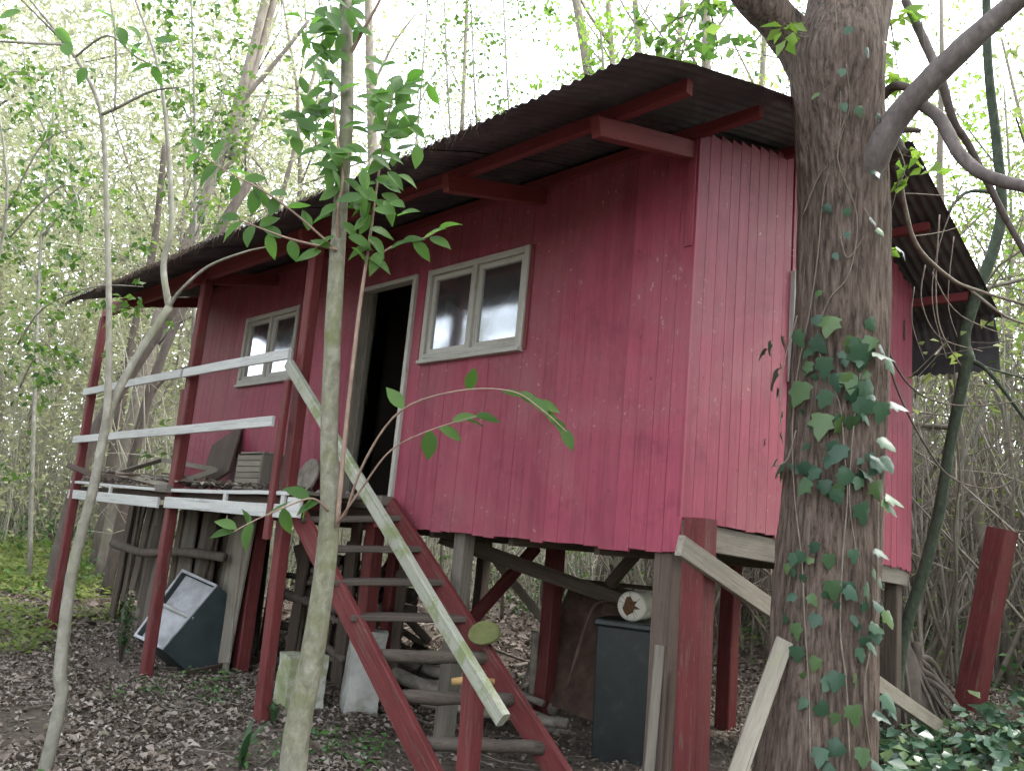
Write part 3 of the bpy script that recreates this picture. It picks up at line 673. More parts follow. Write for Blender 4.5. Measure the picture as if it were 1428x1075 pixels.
# ---------------------------------------------------------------- leaf shapes for the near plants
def leaf_mesh(name, mat, outline, fold=.18, curl=.25, seed=0):
    """outline: half widths along the midrib (t, w); unit length along +X, top +Z"""
    V, Fc = [], []; rg = random.Random(seed); bend = curl * rg.uniform(.6, 1.3); tw = rg.uniform(-.25, .25)
    for (t, wd) in outline:
        z = -bend * t * t * .5
        for s in (-1, 0, 1):
            V.append((t, s * wd, z + abs(s) * wd * fold * 2 + tw * s * wd * t))
    for i in range(len(outline) - 1):
        for j in (0, 1):
            a = i * 3 + j; Fc.append((a, a + 3, a + 4, a + 1))
    return mesh_py(name, V, Fc, mat, True)
OVATE = [(0, .012), (.08, .10), (.22, .20), (.42, .245), (.62, .215), (.80, .13), (.92, .05), (1, .004)]
LEAF = [leaf_mesh('leaf', 'leaf_near', [(t, w_ * k) for t, w_ in OVATE], f, c, i) for i, (k, f, c) in enumerate([(1, .2, .3), (.9, .3, .5), (1.12, .12, .2), (.95, .25, .8), (1.05, .05, .45)])]
def ivy_mesh(seed):
    rg = random.Random(seed); lob = []
    ang = [-150, -112, -88, -62, -38, -20, 0, 20, 38, 62, 88, 112, 150]; rad = [.34, .52, .42, .62, .50, .66, .92, .66, .50, .62, .42, .52, .34]
    for a, r_ in zip(ang, rad): lob.append((r_ * rg.uniform(.9, 1.1) * math.cos(R(a)) + .30, r_ * rg.uniform(.92, 1.08) * math.sin(R(a))))
    V = [(.30, 0, .03), (.06, 0, 0)] + [(x, y, -.35 * (abs(y) ** 1.6) - .14 * max(0, x - .3) ** 2 + rg.uniform(-.03, .03)) for x, y in lob]
    Fc = [(0, 2 + i, 3 + i) for i in range(len(lob) - 1)] + [(0, 1, 2), (0, 2 + len(lob) - 1, 1)]
    return mesh_py('leaf', V, Fc, 'leaf_ivy', True)
IVY = [ivy_mesh(i) for i in range(5)]
def put_leaf(me, p, d, up, size, parent, name='leaf'):
    d = Vector(d).normalized(); up = Vector(up); y = up.cross(d)
    if y.length < 1e-4: y = d.orthogonal()
    y.normalize(); z = d.cross(y)
    m_ = Matrix((d * size, y * size, z * size)).transposed().to_4x4(); m_.translation = Vector(p) - parent.location
    o = bpy.data.objects.new(name, me); link(o, parent); o.matrix_basis = m_; return o
def rv(s=1.0): return Vector((random.gauss(0, s), random.gauss(0, s), random.gauss(0, s)))
def sapling(name, label, cat, base, stems, mat, n=10):
    t = empty(name, label, cat, base)
    for nm, pts, rad in stems:
        p, r_ = smooth_path(pts, rad, 5); 
        V, Fc = [], []; tube(V, Fc, p, r_, n, True, .03); b = Vector(base); V = [v - b for v in V]
        obj(nm, mesh_py(nm, V, Fc, mat if not isinstance(mat, dict) else mat.get(nm, mat['trunk']), True), t)
    return t
def pr(px, D): return px * D / F_PX / 2.0          # half width in metres of something px wide at distance D
# ---------------------------------------------------------------- sapling before the steps
YB = 4.1
bb = at(405, 1100, YB); bb = Vector((bb.x - .01, YB, gz(bb.x, YB)))
B_pts = [bb] + path_px((408, 1075, YB), (416, 1010, YB), (438, 900, YB), (455, 780, YB), (460, 700, YB), (459, 600, YB), (465, 450, YB), (474, 300, YB), (484, 150, YB), (482, 0, YB), (478, -120, YB))
B_rad = [.078, .064, .062, .056, .052, .048, .043, .043, .039, .035, .033, .028]
SAP = sapling('sapling', 'pale mossy young tree with broad glossy leaves standing before the stairs', 'tree', bb,
    [('trunk', B_pts, B_rad),
     ('shoot', path_px((470, 735, YB - .04), (482, 600, YB - .05), (500, 440, YB - .05), (514, 345, YB - .04), (530, 230, YB), (548, 130, YB)), [.012, .011, .010, .008, .006, .003]),
     ('shoot', path_px((474, 350, YB), (470, 300, YB - .08), (478, 250, YB - .1), (470, 190, YB - .1), (462, 120, YB - .1)), [.010, .009, .008, .006, .004]),
     ('shoot', path_px((470, 350, YB - .05), (420, 305, YB - .12), (370, 268, YB - .2), (310, 236, YB - .25), (282, 214, YB - .28)), [.0065, .0055, .0045, .003, .002]),
     ('shoot', path_px((470, 348, YB - .05), (410, 335, YB - .15), (362, 318, YB - .2), (330, 305, YB - .2)), [.007, .006, .004, .003]),
     ('shoot', path_px((514, 372, YB - .04), (545, 345, YB - .06), (592, 332, YB - .05), (610, 322, YB - .05)), [.006, .005, .004, .003]),
     ('shoot', path_px((480, 722, YB - .05), (510, 640, YB - .15), (560, 572, YB - .25), (640, 545, YB - .35), (715, 546, YB - .4), (760, 575, YB - .45), (790, 602, YB - .48)), [.0065, .006, .005, .004, .0035, .003, .002]),
     ('shoot', path_px((470, 730, YB - .05), (505, 680, YB - .12), (545, 628, YB - .2), (600, 600, YB - .28), (665, 580, YB - .3)), [.0065, .005, .0045, .0035, .002]),
     ('shoot', path_px((458, 712, YB - .05), (435, 695, YB - .1), (395, 708, YB - .2), (350, 728, YB - .25), (325, 742, YB - .28)), [.006, .005, .004, .003, .002]),
     ('shoot', path_px((486, 80, YB), (505, 45, YB - .05), (530, 0, YB - .1), (545, -40, YB - .1)), [.012, .010, .007, .005])], {'trunk': 'bark_sapling', 'shoot': 'pink_stem'}, 12)
def leaf_px(q, D, dpx, size, par, meshes=LEAF, droop=.0, face=.8):
    """leaf rooted at q (pixel) at depth D growing towards dpx (pixel offset)"""
    p = at(q[0], q[1], D); e = at(q[0] + dpx[0], q[1] + dpx[1], D); d = (e - p).normalized() + Vector((0, random.gauss(0, .35), 0)) - Vector((0, 0, droop))
    up = Vector((random.gauss(0, .35), -face + random.gauss(0, .4), .55)); put_leaf(random.choice(meshes), p, d, up, size * random.uniform(.85, 1.15), par)
sapl = [ # root pixel, direction, size
 ((282,214),(-25,0)), ((284,214),(-12,-18)), ((300,226),(6,-22)), ((305,232),(-14,12)), ((318,240),(18,-8)), ((330,248),(-6,22)), ((340,252),(20,-6)), ((352,260),(14,14)), ((360,262),(-8,24)), ((375,270),(22,4)), ((385,276),(-4,26)), ((400,290),(20,-4)),
 ((335,306),(-26,-6)), ((340,310),(-18,14)), ((352,314),(-4,24)), ((362,318),(16,-14)), ((375,325),(4,26)), ((392,332),(-16,-12)), ((405,335),(6,22)), ((430,322),(-4,-20)),
 ((470,190),(-34,-10)), ((468,200),(-30,12)), ((472,214),(-36,4)), ((474,230),(-30,10)), ((470,240),(-26,16)), ((478,180),(26,-8)), ((480,205),(28,4)), ((482,222),(30,10)), ((478,250),(26,14)), ((474,262),(-24,10)), ((480,275),(22,16)), ((470,285),(-20,18)), ((484,290),(24,-4)), ((478,310),(18,18)), ((462,300),(-22,6)),
 ((462,160),(-34,-6)), ((458,150),(-28,-18)), ((465,140),(-10,-26)), ((468,170),(-24,20)), ((455,125),(-28,10)), ((470,130),(24,-12)),
 ((535,200),(24,-14)), ((530,215),(30,4)), ((528,230),(-26,6)), ((524,250),(26,12)), ((520,262),(-20,14)), ((540,180),(-26,-8)), ((545,160),(26,-10)), ((548,145),(-22,-14)), ((548,130),(10,-28)), ((550,130),(28,-4)), ((546,128),(-24,6)), ((552,150),(26,16)), ((534,190),(30,-2)), ((522,280),(24,10)), ((518,300),(-18,14)), ((516,320),(26,2)), ((516,345),(-22,8)), ((514,330),(20,20)), ((512,360),(22,12)), ((540,240),(24,20)), ((538,222),(-18,20)),
 ((545,348),(18,-10)), ((560,340),(24,-8)), ((575,336),(16,14)), ((592,332),(22,-10)), ((600,330),(16,10)), ((612,322),(14,-6)), ((530,352),(-8,22)),
 ((486,330),(20,8)), ((468,330),(-24,12)), ((460,345),(-18,-8)), ((448,350),(-20,8)), ((490,345),(18,14)),
 ((562,570),(-14,-20)), ((655,545),(4,-22)), ((700,545),(20,4)), ((722,548),(26,10)), ((735,556),(22,16)), ((745,563),(26,6)), ((758,574),(24,18)), ((770,585),(20,20)), ((785,598),(10,22)),
 ((600,600),(-2,24)), ((612,596),(20,10)), ((630,590),(22,-8)), ((645,585),(24,4)), ((662,580),(20,2)),
 ((325,742),(-28,4)), ((330,738),(-22,-12)), ((345,732),(-8,-22)), ((352,728),(-6,20)), ((372,720),(16,-14)), ((395,708),(4,20)), ((432,694),(-18,-8)), ((436,694),(-10,14)), ((445,700),(-24,12))]
for q, d in sapl: leaf_px(q, YB - .08, d, .130, SAP)
for (cx, cy, sx, sy, nn, D) in ((460, 30, 26, 32, 18, YB - .1), (500, 18, 20, 16, 6, YB), (452, 90, 20, 24, 10, YB - .1), (430, 165, 34, 24, 18, YB + .05), (550, 120, 22, 24, 14, YB + .1), (545, 190, 24, 34, 18, YB + .1), (470, 220, 34, 30, 16, YB - .15), (520, 270, 28, 30, 12, YB - .1)):
    for i in range(int(nn * 1.4)):
        leaf_px((random.gauss(cx, sx * .7), random.gauss(cy, sy * .7)), D + random.gauss(0, .08), (random.gauss(0, 20), random.gauss(0, 12)), .125, SAP)
# ---------------------------------------------------------------- sapling at the left
YA = 5.1
ab = at(60, 1085, YA); ab = Vector((ab.x, YA, gz(ab.x, YA)))
SA = sapling('sapling', 'slender grey forked sapling with bare kinked limbs in front of the porch', 'tree', ab,
    [('trunk', [ab] + path_px((66, 1060, YA), (86, 970, YA), (84, 935, YA), (100, 800, YA), (128, 690, YA), (142, 620, YA), (150, 560, YA), (152, 440, YA), (149, 300, YA), (142, 165, YA), (120, 105, YA), (92, 62, YA), (50, 10, YA), (10, -40, YA)), [.044, .040, .036, .038, .033, .030, .028, .022, .019, .017, .015, .013, .011, .008, .006]),
     ('limb', path_px((140, 628, YA), (158, 560, YA + .05), (190, 500, YA + .1), (236, 428, YA + .15)), [.028, .027, .025, .026]),
     ('limb', path_px((236, 430, YA + .15), (228, 370, YA + .15), (240, 310, YA + .15), (234, 200, YA + .2), (222, 100, YA + .2), (200, 30, YA + .2), (172, -40, YA + .2)), [.024, .020, .017, .014, .011, .009, .007]),
     ('limb', path_px((236, 428, YA + .15), (252, 405, YA + .1), (290, 372, YA), (340, 352, YA - .1), (370, 345, YA - .1)), [.013, .011, .009, .007, .004]),
     ('limb', path_px((142, 160, YA), (165, 150, YA - .1), (210, 128, YA - .2), (250, 122, YA - .2)), [.012, .010, .008, .005]),
     ('limb', path_px((160, 152, YA - .1), (162, 100, YA - .15), (160, 40, YA - .2), (150, -20, YA - .2)), [.009, .008, .007, .005]),
     ('limb', path_px((92, 62, YA), (40, 60, YA - .2), (0, 58, YA - .3)), [.012, .010, .007]),
     ('limb', path_px((92, 62, YA), (60, 30, YA - .2), (20, -10, YA - .3)), [.010, .008, .006]),
     ('limb', path_px((105, 80, YA), (150, 50, YA - .2), (190, 80, YA - .3), (212, 90, YA - .35)), [.008, .007, .005, .004])], 'bark_grey', 10)
for q, d in [((78, 40), (30, 30)), ((92, 60), (14, 34)), ((160, 30), (-20, -16)), ((165, 38), (10, 22)), ((175, 36), (28, 20)), ((200, 60), (-18, 20)), ((212, 92), (-26, 6)), ((213, 92), (28, -4)), ((214, 92), (8, 22)), ((208, 84), (-22, -14)), ((30, 16), (-26, 4)), ((240, 60), (-20, -10)), ((120, 95), (-8, 26))]:
    leaf_px(q, YA - .3, d, .15, SA)
# small-leaved sprays hanging from thin branches (upper left, right, top)
def spray_plant(name, label, paths, mat_l, nleaf, size, spread, base=None, wood='bark_grey', cat='tree'):
    b = base if base is not None else paths[0][0][0]
    t = empty(name, label, cat, b); LP = []; o = Vector(b); TV, TF = [], []
    for kk, (pts, r0, r1, nl) in enumerate(paths):
        V, Fc = [], []
        p, rr = smooth_path(pts, list(np.linspace(r0, r1, len(pts))), 4); tube(V, Fc, p, rr, 6)
        for i in range(nl):
            k = random.randint(int(len(p) * .15), len(p) - 1); tip = p[k] + rv(spread)
            if random.random() < .4:
                q = p[k]; mid = (q + tip) / 2 + rv(spread * .15); tube(TV, TF, [q, mid, tip], [rr[k] * .35 + .001, .0018, .001], 4, False)
            for _ in range(random.randint(3, 7)): LP.append(tip + rv(spread * .22))
        obj('trunk' if kk == 0 and cat == 'tree' else 'limb', mesh_py('trunk', [v - o for v in V], Fc, wood, True), t)
    if TV: obj('twigs', mesh_py('twigs', [v - o for v in TV], TF, wood, True), t)['kind'] = 'stuff'
    LP = LP[:nleaf]; A, T = leaf_cloud([tuple(p - o) for p in LP], rng.uniform(.65, 1.25, len(LP)) * size, .8, .62, .35)
    l_ = obj('foliage', mesh_tri('foliage', A, T, mat_l, True), t); l_['kind'] = 'stuff'
    return t
def gpt(x, y): return Vector((x, y, gz(x, y)))
spray_plant('sapling', 'thin leafy sapling with small fresh green leaves left of the porch', [
    ([gpt(-5.6, 7.6)] + path_px((-60, 620, 7.4), (-10, 400, 7.2), (10, 250, 7.0), (-20, 60, 7.0)), .018, .010, 6),
    (path_px((12, 290, 7.0), (60, 200, 6.8), (110, 180, 6.7)), .01, .003, 16), (path_px((15, 330, 7.0), (60, 280, 6.8), (100, 260, 6.7), (118, 330, 6.6)), .01, .003, 16), (path_px((-10, 120, 7.0), (20, 100, 6.9), (50, 110, 6.9)), .01, .003, 10),
    (path_px((25, 480, 7.3), (60, 430, 7.1), (130, 400, 6.9), (200, 400, 6.8)), .01, .003, 26), (path_px((28, 540, 7.3), (50, 500, 7.1), (80, 520, 7.0), (110, 500, 6.9)), .009, .003, 18)], 'leaf_spray', 2600, .085, .14, gpt(-5.6, 7.6))
spray_plant('sapling', 'upright thin sapling with scattered small leaves behind the porch roof', [
    ([gpt(-4.6, 11.5)] + path_px((262, 560, 11.2), (272, 300, 11), (270, 100, 11), (264, -60, 11)), .035, .015, 50),
    (path_px((270, 230, 11), (310, 130, 10.8), (335, 60, 10.8)), .015, .004, 40), (path_px((270, 180, 11), (235, 100, 10.8), (225, 20, 10.8)), .015, .004, 40), (path_px((270, 300, 11), (320, 200, 10.8), (370, 130, 10.8)), .012, .004, 30), (path_px((272, 330, 11), (300, 250, 10.8), (310, 180, 10.8)), .012, .004, 30)], 'leaf_spray', 4000, .115, .22, gpt(-4.6, 11.5))
# ---------------------------------------------------------------- big tree by the gable
TB = W(-.78, -.40, 0)
def big_tree():
    g = gz(TB.x, TB.y); t = empty('ivy_tree', 'thick brown trunked tree wrapped in climbing ivy beside the gable wall', 'tree', (TB.x, TB.y, g))
    cl = [on_u(*q, -.78) for q in ((1140, 1075), (1150, 900), (1162, 700), (1170, 550), (1178, 300), (1172, 180), (1168, 90), (1185, 0), (1200, -110))]
    cl = [Vector((cl[0].x - .02, cl[0].y, g - .15))] + cl
    rad = [.40, .305, .28, .272, .268, .262, .258, .27, .255, .235]
    p, rr = smooth_path(cl, rad, 22); n = 84; V, Fc = [], []
    import mathutils.noise as MN
    for i, (c, r_) in enumerate(zip(p, rr)):
        for j in range(n):
            th = 2 * math.pi * j / n; cx, sx = math.cos(th), math.sin(th)
            q = Vector((cx * 3.0, sx * 3.0, c.z * 1.0))
            fur = abs(MN.noise(Vector((cx * 5.5, sx * 5.5, c.z * 1.3)))) * .022 + abs(MN.noise(Vector((cx * 12, sx * 12, c.z * 4.5)))) * .012
            big = MN.noise(q * .6) * .03
            V.append(Vector((c.x + cx * (r_ + big + fur - .02), c.y + sx * (r_ + big + fur - .02), c.z)))
    m_ = len(p)
    for i in range(m_ - 1):
        for j in range(n): k = (j + 1) % n; Fc.append((i * n + j, i * n + k, (i + 1) * n + k, (i + 1) * n + j))
    o = t.location; obj('trunk', mesh_py('trunk', [v - o for v in V], Fc, 'bark_big', True), t)
    def limb(pts, rad, nm='limb', mat='bark_big', n=14):
        p, r_ = smooth_path(pts, rad, 6); V, Fc = [], []; tube(V, Fc, p, r_, n, True, .05); obj(nm, mesh_py(nm, [v - o for v in V], Fc, mat, True), t)
    Y = TB.y
    limb([on_u(1165, 150, -.78)] + path_px((1120, 75, Y), (1080, 25, Y - .05), (1050, 0, Y - .1), (1010, -50, Y - .15)), [.16, .135, .115, .10, .09])
    limb([on_u(1190, 330, -.80)] + path_px((1215, 235, Y - .25), (1255, 160, Y - .4), (1330, 80, Y - .6), (1390, 25, Y - .7), (1440, -15, Y - .8)), [.10, .078, .070, .062, .055, .05], mat='bark_branch')
    limb(path_px((1278, 142, Y - .45), (1310, 165, Y - .5), (1338, 215, Y - .6), (1375, 245, Y - .7), (1435, 262, Y - .8)), [.028, .034, .032, .032, .030], mat='bark_branch')
    limb(path_px((1262, 0, Y + .2), (1290, 60, Y + .1), (1312, 110, Y), (1330, 170, Y + .1), (1352, 205, Y + .2), (1400, 300, Y + .4), (1440, 370, Y + .5)), [.026, .028, .026, .024, .022, .020, .018], mat='bark_branch')
    limb(path_px((1230, 135, Y), (1250, 120, Y - .1), (1282, 128, Y - .2)), [.03, .028, .02], mat='bark_dark', n=8)
    limb(path_px((1235, 190, Y), (1262, 182, Y - .1), (1284, 183, Y - .15)), [.018, .018, .014], mat='bark_dark', n=8)
    limb(path_px((1235, 180, Y), (1258, 215, Y - .05)), [.05, .035], mat='bark_dark', n=8)
    V, Fc, LP = [], [], []; top = cl[-1]
    for k in range(9):
        a = k * .7 + random.uniform(0, .4); e = top + Vector((math.cos(a) * random.uniform(1.5, 3.4), math.sin(a) * random.uniform(1.5, 3.4), random.uniform(1.2, 3.8))); m1 = top.lerp(e, .5) + rv(.25) + Vector((0, 0, .3))
        q, r_ = smooth_path([top - Vector((0, 0, .2)), m1, e], [.10, .05, .02], 6); V, Fc = [], []; tube(V, Fc, q, r_, 8, True, .05); obj('limb', mesh_py('limb', [v - o for v in V], Fc, 'bark_branch', True), t)
        for w_ in range(46):
            c = q[random.randint(5, len(q) - 1)] + rv(.55); LP += [c + rv(.2) for _ in range(8)]
    LP = [q for q in LP if q.z > .70 * q.y + 1.9]  # crown leaves kept above the view, put in to shade the gable wall
    A, T = leaf_cloud([tuple(q - o) for q in LP], rng.uniform(.6, 1.3, len(LP)) * .11, .8, .6, .2); obj('crown', mesh_tri('crown', A, T, 'leaf_spray'), t)['kind'] = 'stuff'
    return t, p, rr
BIG, BP, BR = big_tree()
def trunk_at(z):
    for i in range(len(BP) - 1):
        if BP[i].z <= z <= BP[i + 1].z:
            k = (z - BP[i].z) / (BP[i + 1].z - BP[i].z + 1e-9); return BP[i].lerp(BP[i + 1], k), BR[i] * (1 - k) + BR[i + 1] * k
    return (BP[0], BR[0]) if z < BP[0].z else (BP[-1], BR[-1])
def on_trunk(px, py, pad=.0):
    d = ray(px, py); d2 = math.hypot(d.x, d.y); best = None
    t = 2.5
    while t < 7:
        p = E0 + d * t; c, r_ = trunk_at(p.z)
        q = math.hypot(p.x - c.x, p.y - c.y)
        if q <= r_ + pad: return p, Vector((p.x - c.x, p.y - c.y, 0)).normalized()
        if best is None or q < best[0]: best = (q, p, c)
        t += .01
    q, p, c = best; return p, Vector((p.x - c.x, p.y - c.y, 0)).normalized()
# ivy: stems and leaves
ivy = empty('ivy_vine', 'dark green ivy with lobed glossy leaves climbing the thick tree trunk', 'ivy', (TB.x, TB.y, gz(TB.x, TB.y)))
def vine(pts, r0=.0045, nm='stem'):
    P = []
    for q in pts:
        p, nrm = on_trunk(*q, pad=.012); P.append(p)
    p, rr = smooth_path(P, list(np.linspace(r0, r0 * .6, len(P))), 5); V, Fc = [], []; tube(V, Fc, p, rr, 6); obj(nm, mesh_py(nm, [v - ivy.location for v in V], Fc, 'vine_bark', True), ivy)
for pts in ([(1130, 1060), (1128, 960), (1122, 860), (1118, 780), (1108, 690), (1105, 600), (1112, 520), (1128, 440), (1140, 360), (1150, 260), (1172, 180), (1168, 60), (1165, 0)],
            [(1185, 1060), (1180, 950), (1172, 880), (1175, 780), (1182, 690), (1178, 640), (1170, 560), (1140, 480), (1155, 420), (1185, 380), (1195, 300), (1168, 220), (1185, 150), (1180, 90)],
            [(1200, 520), (1190, 600), (1185, 700), (1200, 800)], [(1205, 290), (1222, 320), (1236, 338)], [(1120, 300), (1140, 250), (1160, 220), (1180, 160)], [(1225, 700), (1222, 850), (1205, 960), (1215, 1050)], [(1172, 330), (1182, 360), (1205, 330)]): vine(pts)
ivl = [(1078,478,22),(1092,468,24),(1108,462,26),(1082,515,30),(1086,540,18),(1092,575,16),(1090,605,14),(1088,640,18),(1072,612,14),(1093,655,18),(1074,485,18),(1100,560,14),
 (1122,532,36),(1135,470,30),(1160,440,28),(1138,440,18),(1150,498,26),(1185,520,26),(1155,545,26),(1148,575,30),(1172,580,30),(1190,580,26),(1200,480,34),(1190,470,24),(1212,492,26),(1205,530,30),(1188,540,26),(1210,555,30),(1228,560,26),(1180,520,22),(1165,520,22),(1195,470,22),(1215,470,22),(1226,480,18),(1236,500,20),
 (1160,615,20),(1172,620,24),(1160,635,20),(1210,640,30),(1200,655,26),(1222,610,22),(1232,635,24),(1220,670,24),(1230,690,24),(1095,645,22),(1118,645,20),(1140,650,24),(1130,668,22),(1150,668,22),(1163,682,20),(1182,655,22),(1200,700,30),(1225,695,26),(1238,562,22),
 (1108,770,22),(1120,768,22),(1138,755,20),(1098,785,18),(1118,800,16),(1130,828,22),(1112,828,16),(1160,808,30),(1178,818,28),(1205,812,32),(1222,805,22),(1190,765,24),(1215,765,22),(1230,850,28),(1215,840,24),(1212,870,22),(1225,875,26),(1140,855,22),(1110,900,26),(1142,895,20),(1182,890,32),(1198,890,28),(1140,915,22),(1152,928,26),(1168,935,28),(1178,945,22),(1205,920,34),(1115,935,22),(1140,980,28),(1185,980,28),(1165,992,20),(1180,998,18),(1225,965,34),(1215,990,26),(1230,980,26),(1105,1030,22),(1145,1040,26),(1175,1035,30),(1200,1040,28),(1210,1060,26),(1160,1065,22),
 (1150,285,18),(1180,292,16),(1245,345,20),(1252,352,14),(1180,325,14),(1165,355,14),(1145,405,16),(1210,305,18),(1215,240,20),(1195,150,18),(1222,160,18),(1225,190,16),(1175,100,18),(1185,40,18),(1175,145,18),(1140,130,16),(1230,60,20),(1205,70,18),(1220,320,18)]
for (px, py, s) in ivl:
    if py > 740 and random.random() < .33: continue
    p, nrm = on_trunk(px, py, pad=.05 if px > 1100 else .02); p = p + nrm * random.uniform(.0, .03)
    right = 1 if px > 1195 else 0
    d = Vector((random.gauss(0, .35) + .45 * right, random.gauss(0, .2), -.75 + random.gauss(0, .2) + .25 * right)); up = nrm + Vector((0, 0, .45 + .5 * right)) + rv(.15)
    put_leaf(random.choice(IVY), p, d, up, s * (.0040 if 430 < py < 720 else .0030) * random.uniform(.85, 1.05), ivy)
for i in range(60):
    py = random.choice([random.gauss(520, 40), random.gauss(540, 50), random.gauss(650, 30), random.gauss(820, 30), random.gauss(920, 30)]); px = random.choice([random.gauss(1120, 14), random.gauss(1180, 20), random.gauss(1215, 10)]) - (py - 550) * .03
    p, nrm = on_trunk(px, py, pad=.03); put_leaf(random.choice(IVY), p, Vector((random.gauss(0, .5), random.gauss(0, .3), -.7)), nrm + Vector((0, 0, .4)) + rv(.3), random.uniform(.035, .075), ivy)
# hanging ivy sprays left of the trunk
for pts in ([(1112, 440), (1095, 500), (1088, 560), (1092, 620)], [(1110, 600), (1098, 640), (1080, 650)]):
    p, rr = smooth_path([at(q[0], q[1], TB.y - .18) for q in pts], [.004, .003, .003, .002][:len(pts)], 5); V, Fc = [], []; tube(V, Fc, p, rr, 5); obj('stem', mesh_py('stem', [v - ivy.location for v in V], Fc, 'vine_bark', True), ivy)
# yellow-green leaves about the crown of the big tree
spray_plant('climber', 'yellow green leafy climber hanging from the upper limbs of the ivy tree', [
    (path_px((1240, 20, 4.7), (1248, 70, 4.6), (1255, 120, 4.5)), .006, .003, 10), (path_px((1250, 200, 4.5), (1262, 235, 4.4), (1250, 262, 4.4)), .005, .003, 7), (path_px((1100, 45, 4.4), (1125, 52, 4.3), (1145, 50, 4.3)), .004, .002, 3), (path_px((1165, 0, 4.4), (1175, 8, 4.4)), .004, .002, 4), (path_px((1285, 30, 4.6), (1290, 70, 4.6)), .004, .002, 3)], 'leaf_lime', 90, .10, .10, None, 'vine_bark', 'plant')
# ---------------------------------------------------------------- green-barked thin tree and tangled creepers at the right
YG = 6.2
gb = on_ground(1237, 1042); YG = gb.y
G_pts = [gb - Vector((0, 0, .05))] + path_px((1245, 985, YG), (1262, 880, YG), (1290, 790, YG - .1), (1310, 710, YG - .2), (1325, 620, YG - .3), (1345, 520, YG - .4), (1347, 500, YG - .4), (1344, 470, YG - .4), (1362, 410, YG - .5), (1385, 350, YG - .5), (1397, 290, YG - .5), (1390, 200, YG - .5), (1378, 90, YG - .5), (1375, -40, YG - .5))
k = YG / F_PX / 2
GT = sapling('young_tree', 'thin dark green barked crooked tree with a swollen knot right of the cabin', 'tree', gb,
    [('trunk', G_pts, [w_ * k for w_ in (21, 18, 16, 15, 15, 14, 15, 23, 16, 15, 15, 14, 13, 12, 11)]),
     ('limb', path_px((1348, 500, YG - .4), (1380, 520, YG - .5), (1440, 600, YG - .6)), [.022, .018, .012]),
     ('limb', path_px((1352, 505, YG - .4), (1400, 520, YG - .3), (1440, 530, YG - .3)), [.012, .009, .007]),
     ('limb', path_px((1395, 270, YG - .5), (1345, 270, YG - .6), (1310, 320, YG - .6), (1290, 380, YG - .5)), [.02, .016, .012, .008])], 'bark_green', 10)
def creeper(label, paths, mat='vine_bark', name='creeper', n=6):
    b = paths[0][0][0]; t = empty(name, label, 'vine', b); V, Fc = [], []
    for pts, r0, r1 in paths:
        p, rr = smooth_path(pts, list(np.linspace(r0, r1, len(pts))), 6); tube(V, Fc, p, rr, n)
    obj('stem', mesh_py('stem', [v - b for v in V], Fc, mat, True), t); return t
creeper('pale smooth creeper stem sweeping past the back roof corner', [(path_px((1252, 232, 4.6), (1262, 290, 4.7), (1280, 345, 4.8), (1325, 388, 5.0), (1360, 404, 5.1), (1440, 428, 5.2)), .016, .010), (path_px((1260, 270, 4.7), (1300, 272, 4.8), (1360, 280, 5.0), (1420, 320, 5.1)), .004, .002), (path_px((1270, 330, 4.8), (1320, 322, 4.9), (1380, 300, 5.0)), .004, .002), (path_px((1350, 402, 5.1), (1400, 440, 5.1), (1440, 455, 5.1)), .01, .007)])
creeper('thin looping bare creeper strands hanging by the back roof corner', [(path_px((1310, 300, 5.4), (1305, 400, 5.4), (1312, 460, 5.4), (1340, 510, 5.4)), .006, .004), (path_px((1290, 370, 5.4), (1285, 420, 5.4), (1310, 470, 5.4), (1370, 490, 5.4)), .005, .003), (path_px((1275, 400, 5.2), (1272, 450, 5.2), (1290, 505, 5.2)), .004, .002), (path_px((1330, 330, 5.5), (1322, 420, 5.5), (1335, 470, 5.5)), .004, .003), (path_px((1300, 380, 5.3), (1340, 440, 5.3), (1440, 480, 5.3)), .004, .003), (path_px((1345, 250, 5.5), (1310, 340, 5.5), (1300, 420, 5.5), (1320, 500, 5.5)), .005, .003)])
creeper('dark wiry creeper arching across the gable wall right of the trunk', [(path_px((1228, 430, 4.7), (1236, 480, 4.7), (1262, 530, 4.8), (1300, 558, 4.9), (1360, 566, 5.0), (1440, 556, 5.1)), .007, .004), (path_px((1230, 460, 4.7), (1250, 540, 4.8), (1290, 620, 5.0), (1330, 668, 5.1), (1390, 680, 5.2), (1440, 650, 5.2)), .007, .004)], 'bark_dark')
creeper('thin pale bent stem growing upright right of the cabin', [([gpt(5.1, 9.3)] + path_px((1335, 700, 9.0), (1350, 620, 8.9), (1380, 540, 8.8), (1372, 420, 8.7)), .02, .01), ([gpt(6.5, 10.2)] + path_px((1440, 800, 9.8), (1410, 640, 9.6), (1395, 560, 9.5), (1372, 530, 9.4)), .035, .018)], 'bark_grey')
